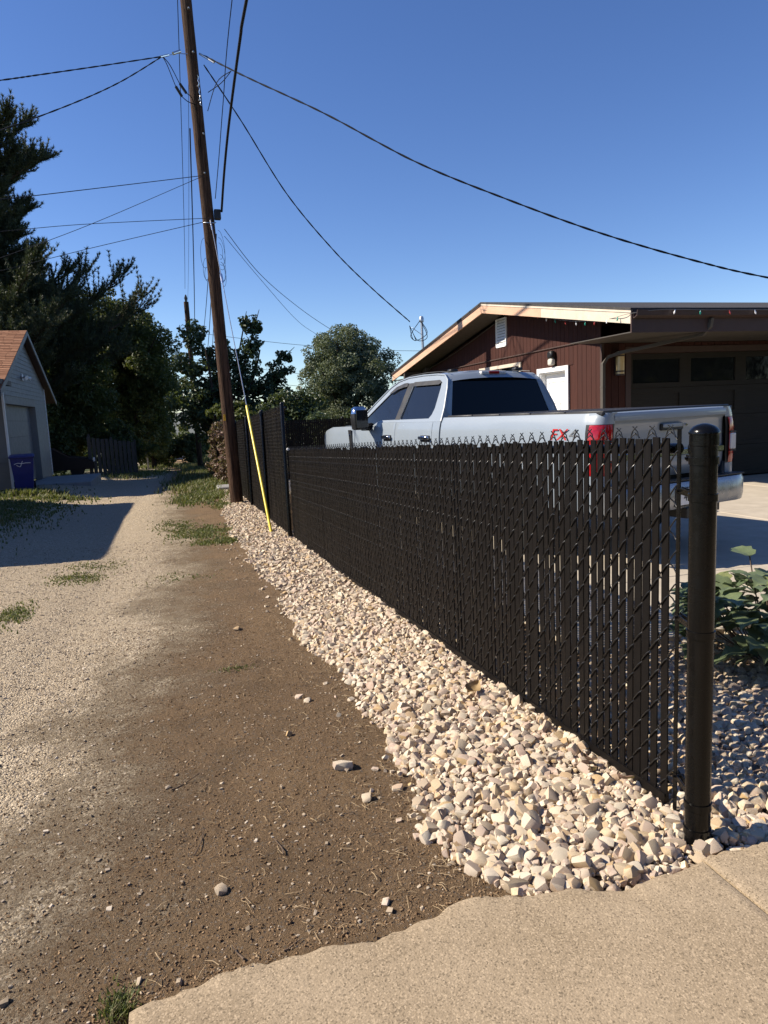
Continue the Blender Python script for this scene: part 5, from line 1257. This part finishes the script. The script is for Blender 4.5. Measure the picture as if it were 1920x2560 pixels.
# ------------------------------------------------------------------ vegetation
def leaf_quads(cent, nrm, size, r, aspect=.6):
    """one folded leaf (2 quads) per centre"""
    n = len(cent); t = r.normal(size=(n, 3)); t -= nrm*np.sum(t*nrm, 1)[:, None]; t /= np.linalg.norm(t, axis=1)[:, None]+1e-9
    b = np.cross(nrm, t); s = size[:, None]
    p0 = cent-t*s; p1 = cent+b*s*aspect+nrm*s*.22; p2 = cent+t*s*1.1; p3 = cent-b*s*aspect+nrm*s*.22
    v = np.stack([p0, p1, p2, p3], 1).reshape(-1, 3); i = (np.arange(n)*4)[:, None]
    f = np.concatenate([i+np.array([[0, 1, 2]]), i+np.array([[0, 2, 3]])], 1).reshape(-1, 3)
    return v, f
def crown_points(clumps, n, r, sub=10, subr=.42, shell=.45):
    cen, nor = [], []
    wts = np.array([c[3]*c[4]*c[5] for c in clumps])**(2/3); wts /= wts.sum()
    for c, w in zip(clumps, wts):
        m = max(20, int(n*w)); d = r.normal(size=(sub, 3)); d /= np.linalg.norm(d, axis=1)[:, None]
        sc = np.array(c[3:6]); sub_c = np.array(c[:3]) + d*sc*r.uniform(.45, .95, (sub, 1)); k = r.integers(0, sub, m)
        q = r.normal(size=(m, 3)); q /= np.linalg.norm(q, axis=1)[:, None]; rad = r.uniform(shell, 1, (m, 1))**.6
        rs = sc.mean()*subr*r.uniform(.7, 1.3, (sub, 1))
        p = sub_c[k] + q*rad*rs[k]*np.array([1, 1, .75]); cen.append(p); nn = q*.7+r.normal(size=(m, 3))*.6+np.array([0, 0, .45]); nor.append(nn/np.linalg.norm(nn, axis=1)[:, None])
    return np.concatenate(cen), np.concatenate(nor)
def tree(name, label, base, clumps, n, leaf, mat, trunk_r, seed, group=None, cat='tree', sub=10, subr=.42, split=1, bark='bark', limbs=True, aspect=.6):
    r = np.random.default_rng(seed); rnd = random.Random(seed); T = thing(name, label, cat, base, 0, group)
    if limbs:
        m = MB()
        for q in range(split):
            top = Vector((np.mean([c[0] for c in clumps])*.6, np.mean([c[1] for c in clumps])*.6, max(c[2] for c in clumps)*.8)); a = rnd.uniform(0, 6.28)
            off = Vector((math.cos(a), math.sin(a), 0))*trunk_r*1.6*(split > 1)
            P = [off+Vector((0, 0, -.3))]+[off+Vector((top.x*t+rnd.uniform(-.12, .12)*top.z*.1+off.x*6*t, top.y*t+off.y*6*t, top.z*t)) for t in (.15, .35, .6, .8, 1)]
            P = catmull(P, 4); m.tube(P, [trunk_r*(1-.8*i/len(P)) for i in range(len(P))], 9)
        tk = m.build('trunk', M[bark], T, 60)
        for c in clumps:
            z0 = c[2]*rnd.uniform(.35, .6); k = z0/max(.1, top.z); s0 = Vector((top.x*k, top.y*k, z0)); e = Vector(c[:3]); mid = s0.lerp(e, .5)+Vector((rnd.uniform(-.2, .2), rnd.uniform(-.2, .2), rnd.uniform(.0, .4)))
            P = catmull([s0, mid, e, e+(e-mid)*.35], 4); MB().tube(P, [trunk_r*.42*(1-.85*i/len(P)) for i in range(len(P))], 6).build('limb', M[bark], T, 60)
    c, nr = crown_points(clumps, n, r, sub, subr); v, f = leaf_quads(c, nr, r.uniform(.7, 1.25, len(c))*leaf, r, aspect)
    tag(link('crown', npmesh('crown', v, f, M[mat]), T), kind='stuff'); return T
def blob(cx, cy, cz, R_, H_, k, rnd, s=.48):
    out = [(cx, cy, cz+H_*q, R_*.62, R_*.62, H_*.42) for q in (-.35, .05, .4)]
    for i in range(k):
        a = rnd.uniform(0, 6.283); u = rnd.uniform(-.9, .95); w = math.sqrt(max(0, 1-u*u))*rnd.uniform(.45, .85)
        out.append((cx+R_*w*math.cos(a), cy+R_*w*math.sin(a), cz+H_*u*.8, R_*s*rnd.uniform(.8, 1.2), R_*s*rnd.uniform(.8, 1.2), min(R_, H_)*s*rnd.uniform(.75, 1.1)))
    return out
def base(x, y): return (x, y, gzf(x, y))
rn = random.Random(3)
tree('maple_tree', 'dense dark tree with yellowish lit leaves just behind the left garage', base(-5.2, 45.5), blob(0, 0, 5.6, 3.1, 5.2, 34, rn), 62000, .098, 'leaf_dark', .22, 51)
tree('maple_tree', 'tall dark broad tree rising left of the alley beside the pine', base(-2.6, 53), blob(0, 0, 6.2, 3.6, 6.2, 40, rn), 72000, .105, 'leaf_dark', .26, 52)
tree('maple_tree', 'lower dark tree leaning over the far end of the alley', base(-.9, 60), blob(0.2, 0, 4.6, 3.2, 5.0, 32, rn), 52000, .11, 'leaf_dark', .22, 53)
tree('understory_shrub', 'dark leafy shrub below the dense tree, right of the board fence', base(-2.6, 46), blob(0, 0, 1.5, 1.6, 1.5, 10, rn), 9000, .10, 'leaf_dark', .06, 54, cat='shrub')
tree('understory_shrub', 'pale green weedy shrub in shade near the far alley bend', base(-1.0, 66), blob(0, 0, 1.3, 1.7, 1.2, 8, rn), 7000, .10, 'leaf_yellow', .05, 55, cat='shrub')
tree('understory_shrub', 'low bushy shrub behind the black car in the shade', base(-6.4, 42.5), blob(0, 0, 1.8, 2.0, 1.8, 10, rn), 9000, .11, 'leaf_dark', .06, 56, cat='shrub')
# open, thin-limbed tree behind the pole
cl = [(-1.6, -.2, 3.0, .9, .8, .7), (-1.3, 0, 4.6, .8, .7, .8), (-1.2, .1, 6.2, .55, .55, .8), (-.5, 0, 3.3, .9, .9, .9), (-.2, 0, 5.0, .8, .8, .8), (.5, 0, 3.6, 1.0, .9, .9), (.9, 0, 2.4, 1.0, .9, .8), (1.2, 0, 4.6, .7, .7, .8),
      (1.5, .1, 5.7, .45, .45, .6), (1.75, .1, 6.5, .32, .32, .5), (2.0, 0, 3.6, .9, .8, .7), (2.7, 0, 4.2, .65, .6, .55), (2.5, -.1, 3.0, .8, .7, .6), (-1.0, 0, 1.9, 1.0, .9, .8), (0, 0, 1.8, 1.1, 1.0, .9), (1.0, 0, 1.4, 1.1, 1.0, .8), (1.25, .1, 6.6, .28, .28, .35), (3.0, 0, 4.9, .35, .35, .4)]
tree('open_tree', 'thin open tree with sparse leaf clumps behind the utility pole', base(2.9, 35), cl, 17000, .09, 'leaf_mid', .13, 57, split=3, sub=14, subr=.5, aspect=.75)
tree('round_tree', 'round dense grey green tree above the back fence left of the garage', base(8.2, 32), blob(0, 0, 2.75, 2.45, 2.95, 34, rn, .42), 90000, .052, 'leaf_grey', .16, 58)
tree('back_shrub', 'small leafy tree between the thin tree and the round tree', base(5.4, 29.5), blob(0, 0, 1.5, 1.5, 1.3, 11, rn), 10000, .075, 'leaf_mid', .05, 59, cat='shrub')
tree('back_shrub', 'low green growth behind the back fence under the round tree', base(7.3, 27.5), blob(0, 0, 1.0, 1.6, 1.1, 9, rn), 7000, .075, 'leaf_mid', .05, 60, cat='shrub')
tree('alley_shrub', 'dark shrub mass below the thin tree on the right of the alley', base(2.9, 31.5), blob(0, 0, 1.4, 1.2, 1.5, 10, rn), 9000, .09, 'leaf_dark', .05, 61, cat='shrub')
tree('alley_shrub', 'tall dark bush farther down the right side of the alley', base(3.2, 42), blob(0, 0, 2.4, 1.7, 2.4, 12, rn), 11000, .11, 'leaf_dark', .08, 62, cat='shrub')
tree('alley_shrub', 'sunlit yellow green bush beside the distant van', base(1.9, 60), blob(0, 0, 1.4, 1.2, 1.7, 9, rn), 7000, .10, 'leaf_yellow', .05, 63, cat='shrub')
# red vine hedge along the fence beyond the pole
hc = [(random.uniform(-.25, .3), -3.0+6*i/13, random.uniform(.5, 1.75), .38, .55, .42) for i in range(14)]+[(random.uniform(-.2, .3), -3.0+6*i/9, .35, .4, .6, .35) for i in range(10)]
tree('vine_hedge', 'reddish vine covered hedge just left of the utility pole', base(2.12, 26.2), hc, 15000, .055, 'leaf_red', .03, 64, cat='hedge', limbs=False)
tree('far_thicket', 'mass of far off trees filling the end of the alley', base(-8, 132), [(-10+i*3.2+rn.uniform(-1, 1), rn.uniform(-6, 6), rn.uniform(1.5, 4.0), 3, 3, 3.2) for i in range(12)], 16000, .35, 'leaf_dark', .3, 65, cat='trees', limbs=False)
# street trees across the road behind the viewer; they show in the garage windows and the truck
for k, (x, y, lab) in enumerate(((-12, -20, 'leftmost'), (4, -24, 'second'), (18, -21, 'third'), (29, -17, 'fourth'), (39, -22, 'fifth'), (49, -17, 'rightmost'))):
    tree('street_tree', 'large shade tree across the street behind the viewer, ' + lab + ' of the row', (x, y, 0), blob(0, 0, 5.6, 5.6, 5.8, 24, rn), 11000, .36, 'leaf_dark', .3, 70+k, 'street trees behind the viewer')

# pine on the left
def pine(name, label, b, H, R0, seed, z0=2.5):
    r = random.Random(seed); nr = np.random.default_rng(seed); T = thing(name, label, 'pine tree', b)
    MB().tube([(0, 0, -.3), (.05, 0, H*.4), (0, .05, H*.8), (0, 0, H)], [.34, .25, .10, .03], 10).build('trunk', M['bark_pine'], T, 60)
    cen, dirs = [], []; br = MB(); z = z0
    while z < H-.3:
        k = (z-z0)/(H-z0); L0 = R0*(1-k)**.52*(.72+.28*math.sin(k*9)) + .55
        for q in range(r.randint(4, 6)):
            a = r.uniform(0, 6.283); L = L0*r.uniform(.6, 1.12); up = r.uniform(-.05, .25)+.35*k
            P = [Vector((0, 0, z))]
            for t in (.3, .6, .85, 1.0): P.append(Vector((math.cos(a+.15*t)*L*t, math.sin(a+.15*t)*L*t, z+L*t*up+L*.28*t*t)))
            C = catmull(P, 5); br.tube(C, [max(.012, .075*(L/5)*(1-i/len(C))) for i in range(len(C))], 5)
            for i in range(int(len(C)*.30), len(C)):
                p = C[i]; d = (C[min(i+1, len(C)-1)]-C[i-1]).normalized()
                for sd in range(r.randint(2, 4)):
                    dd = (d*.8+Vector((r.uniform(-1, 1), r.uniform(-1, 1), r.uniform(-.15, .9)))*.75).normalized(); ln = r.uniform(.35, .95)*(L/6+.45)
                    e = p+dd*ln; tip = (dd*.6+Vector((0, 0, .65))).normalized(); br.tube([p, p.lerp(e, .6), e+tip*.15], [.016, .011, .006], 3)
                    for t in np.arange(.25, 1.01, .17):
                        c = p.lerp(e, t); cen.append(c); dirs.append((dd*(1-t)+tip*t).normalized())
                    cen.append(e+tip*.16); dirs.append(tip)
        z += r.uniform(.26, .46)
    br.build('branches', M['bark_pine'], T, 60)
    c = np.array([x[:] for x in cen]); d = np.array([x[:] for x in dirs]); nb = 26
    c = np.repeat(c, nb, 0); d = np.repeat(d, nb, 0); n = len(c)
    dv = d*.9+nr.normal(size=(n, 3))*.55; dv /= np.linalg.norm(dv, axis=1)[:, None]; w = np.cross(dv, nr.normal(size=(n, 3))); w /= np.linalg.norm(w, axis=1)[:, None]
    ln = nr.uniform(.12, .24, (n, 1)); wd = .017
    c = c+d*nr.uniform(-.06, .06, (n, 1)); v = np.stack([c-w*wd, c+w*wd, c+dv*ln], 1).reshape(-1, 3); f = np.arange(n*3).reshape(-1, 3)
    tag(link('needles', npmesh('needles', v, f, M['needle']), T), kind='stuff'); return n
npn = pine('pine_tree', 'tall dark pine with upturned bushy tips at the left edge', base(-8.8, 42.5), 17.3, 8.0, 80, 3.0)
print('pine blades', npn)

# grass
def grass(name, label, patches, seed):
    r = np.random.default_rng(seed); V = []; n0 = 0
    for (x, y, rx, ry, n, h) in patches:
        q = r.normal(size=(n, 2))*.5; px, py = x+q[:, 0]*rx, y+q[:, 1]*ry
        cl_ = np.sin(px*9+py*3)*np.sin(py*5-px*4) + r.normal(0, .6, n) > -.5; px, py = px[cl_], py[cl_]; m = len(px)
        pz = gz(px, py)+.0; a = r.uniform(0, 6.283, m); hh = h*r.uniform(.4, 1.25, m); lean = r.uniform(.2, .9, m)*hh; wd = np.clip(.0012+.0009*py, .002, .02)
        c = np.stack([px, py, pz-.005], -1); s = np.stack([-np.sin(a), np.cos(a), np.zeros(m)], -1)*wd[:, None]; t = np.stack([np.cos(a)*lean, np.sin(a)*lean, hh], -1)
        mid = c+t*np.array([.35, .35, .6])
        V.append(np.stack([c-s, c+s, mid+s*.7, mid-s*.7, c+t], 1).reshape(-1, 3)); n0 += m
    v = np.concatenate(V); i = (np.arange(n0)*5)[:, None]
    f = np.concatenate([i+np.array([[0, 1, 2]]), i+np.array([[0, 2, 3]]), i+np.array([[3, 2, 4]])], 1).reshape(-1, 3)
    return tag(link(name, npmesh(name, v, f, M['grass'])), label, 'grass', kind='stuff')
grass('verge_grass', 'sunlit grass verge running up to the utility pole', [(.95, 24.5, .8, 2.6, 4200, .17), (1.0, 20.3, .65, 1.6, 3000, .10), (.55, 19.5, .5, 1.5, 1500, .06), (1.3, 29, .8, 3, 3500, .24), (1.2, 17.6, .3, .8, 700, .06)], 91)
grass('track_grass', 'short grass patches growing in the middle of the gravel alley', [(.55, 13.1, .55, .9, 2600, .040), (.80, 11.9, .45, .35, 1500, .04), (.1, 14.3, .4, 1.0, 800, .03), (-1.20, 9.6, .32, .45, 950, .03), (-1.55, 7.6, .16, .55, 1100, .035), (-1.05, 10.6, .5, .5, 500, .025), (.0, 8.9, .5, .4, 300, .02), (-.255, 1.95, .05, .06, 420, .028), (.35, 4.9, .16, .05, 90, .022)], 92)
grass('shade_lawn', 'rough lawn in the shade on the left of the alley', [(-3.7, 18.5, 1.2, 5.5, 8000, .07), (-3.8, 22.6, .8, .5, 1500, .20), (-2.9, 21.8, .8, .3, 800, .12), (-6, 40, 3, 2, 1200, .12)], 93)
grass('far_weeds', 'tangled weeds along the shaded end of the alley', [(-1.8, 42, 1.2, 6, 4200, .22), (1.6, 36, .8, 6, 4200, .30), (-.6, 66, 2.2, 8, 3000, .28), (1.9, 52, 1.0, 8, 3000, .35), (-.3, 48, .5, 10, 900, .12)], 94)

# dry pine needles, twigs and leaf litter on the soil
def litter():
    r = random.Random(17); m = MB()
    for i in range(750):
        y = 1.95+7*r.random()**1.6; x = r.gauss(.55, .42)
        if r.random() < .35: x = float(strip_edge(y))-.04-abs(r.gauss(0, .09))
        if x > strip_edge(y)+.02 or (y < 1.96 and x > -.2): continue
        a = r.uniform(0, 6.283); L = r.uniform(.02, .06); b = r.uniform(-.5, .5); z = gzf(x, y)+.006
        P = [Vector((x+math.cos(a+b*t)*L*t, y+math.sin(a+b*t)*L*t, z+.004*math.sin(t*3)+r.uniform(0, .003))) for t in (0, .5, 1)]
        m.tube(P, r.uniform(.0008, .0015), 3, False)
    tag(m.build('needle_litter', M['straw'], None, fixn=False), 'scattered dry pine needles on the brown dirt', 'litter', kind='stuff')
litter()
tw = [((-.02, 2.62), 1.1, .16), ((.30, 2.48), 1.5, .12), ((.10, 1.99), 1.9, .08), ((-.10, 3.2), .6, .15), ((.22, 1.985), .2, .06), ((.86, 2.20), .5, .09)]
nm_ = ['straight twig on the dirt left of centre', 'curved dark twig in the middle of the near dirt', 'upright bent twig near the pavement edge', 'long thin twig lying farther left on the gravel', 'short pale twig lying at the pavement edge', 'small twig by the tip of the white stones']
for k, ((x, y), a, L) in enumerate(tw):
    pts = [Vector((x+math.cos(a+.25*t*math.sin(k+1))*L*t, y+math.sin(a+.25*t)*L*t, gzf(x, y)+.007+.004*math.sin(5*t+k))) for t in (0, .3, .6, 1)]
    tag(MB().tube(catmull(pts, 4), [.0034*(1-.05*i) for i in range(13)], 5).build('twig', M['twig'], None, 60), nm_[k], 'twig')

# dry leaf on the stones
def curled_leaf(mat, L=.07, W=.045):
    m = MB(); rows = []
    for i in range(9):
        t = i/8; w = W*math.sin(math.pi*min(1, t*1.02+.0))**.7*(1.0 if t < .5 else 1.05-.3*(t-.5)); rows.append([(u*w, (t-.5)*2*L, .012*math.cos(t*5)+abs(u)**1.5*W*.5) for u in (-1, -.5, 0, .5, 1)])
    return m.loft(rows, False)
lf = curled_leaf('dryleaf').build('fallen_leaf', M['dryleaf'], None, 60); lf.location = (1.60, 3.65, gzf(1.6, 3.6)+.075); lf.rotation_euler = (.15, .25, -.9); tag(lf, 'large curled tan leaf lying on the white stones', 'leaf')
for k, (x, y) in enumerate(((1.70, 2.62), (1.74, 2.40), (1.66, 2.52))):
    o = link('fallen_leaf', lf.data.copy(), None, (x, y, gzf(x, y)+.07), (.3*k, .4, 1.3*k), (.45, .5, .5)); o.data.materials.clear(); o.data.materials.append(M['leaf_red'])
    tag(o, ['red brown leaf scrap under the fence, farthest of three', 'red brown leaf scrap under the fence nearest the black post', 'red brown leaf scrap on the stones, left of the other two'][k], 'leaf')

# broad-leaved shrub beside the driveway: every leaf its own part
SH = thing('garden_shrub', 'broad leaved green shrub behind the black corner post', 'shrub', (3.36, 3.16, 0.0))
lobes = [(0, -.02), (.22, -.06), (.40, .10), (.44, .30), (.60, .52), (.36, .60), (.30, .74), (.12, .86), (0, 1.08)]
lms = []
for q in range(4):
    m = MB(); r = random.Random(q); rt = [(x*(1+r.uniform(-.12, .12)), y) for x, y in lobes]; lt = [(-x*(1+r.uniform(-.12, .12)), y) for x, y in lobes]
    mid = [(0, y, .05*math.sin(y*3)) for _, y in lobes]; zf = lambda x, y: .05*math.sin(y*3)+abs(x)*.28-.25*x*x+.03*math.sin(9*y+q)-.18*y*y
    m.loft([[(x, y, zf(x, y)) for x, y in lt], [(x*.5, y, zf(x*.5, y)) for x, y in lt], [(0, y, zf(0, y)-.02) for _, y in lobes], [(x*.5, y, zf(x*.5, y)) for x, y in rt], [(x, y, zf(x, y)) for x, y in rt]], False)
    o = m.build('leaf', M['shrub_leaf'], SH, 60); lms.append(o.data); bpy.data.objects.remove(o)
st = MB(); r = random.Random(77); pl_ = []
for i in range(300):
    a = r.uniform(0, 6.283); rad = .60*math.sqrt(r.random()); x, y = rad*math.cos(a)*1.0, rad*math.sin(a)*.9
    ztop = .46*math.sqrt(max(0, 1-(rad/.72)**2))+.09; z = ztop*(r.random()**.34)
    if r.random() < .04: z += .12
    s = r.uniform(.10, .15)
    link('leaf', lms[i % 4], SH, (x, y, z), (r.uniform(-.75, .35), r.uniform(-.45, .45), a-math.pi/2+r.uniform(-.8, .8)), (s, s, s))
    if i % 7 == 0 or z > ztop: st.tube(catmull([(x*.25, y*.25, 0), (x*.7, y*.7, z*.5), (x, y, z)], 4), .004, 4)
st.build('stems', M['twig'], SH, 60)
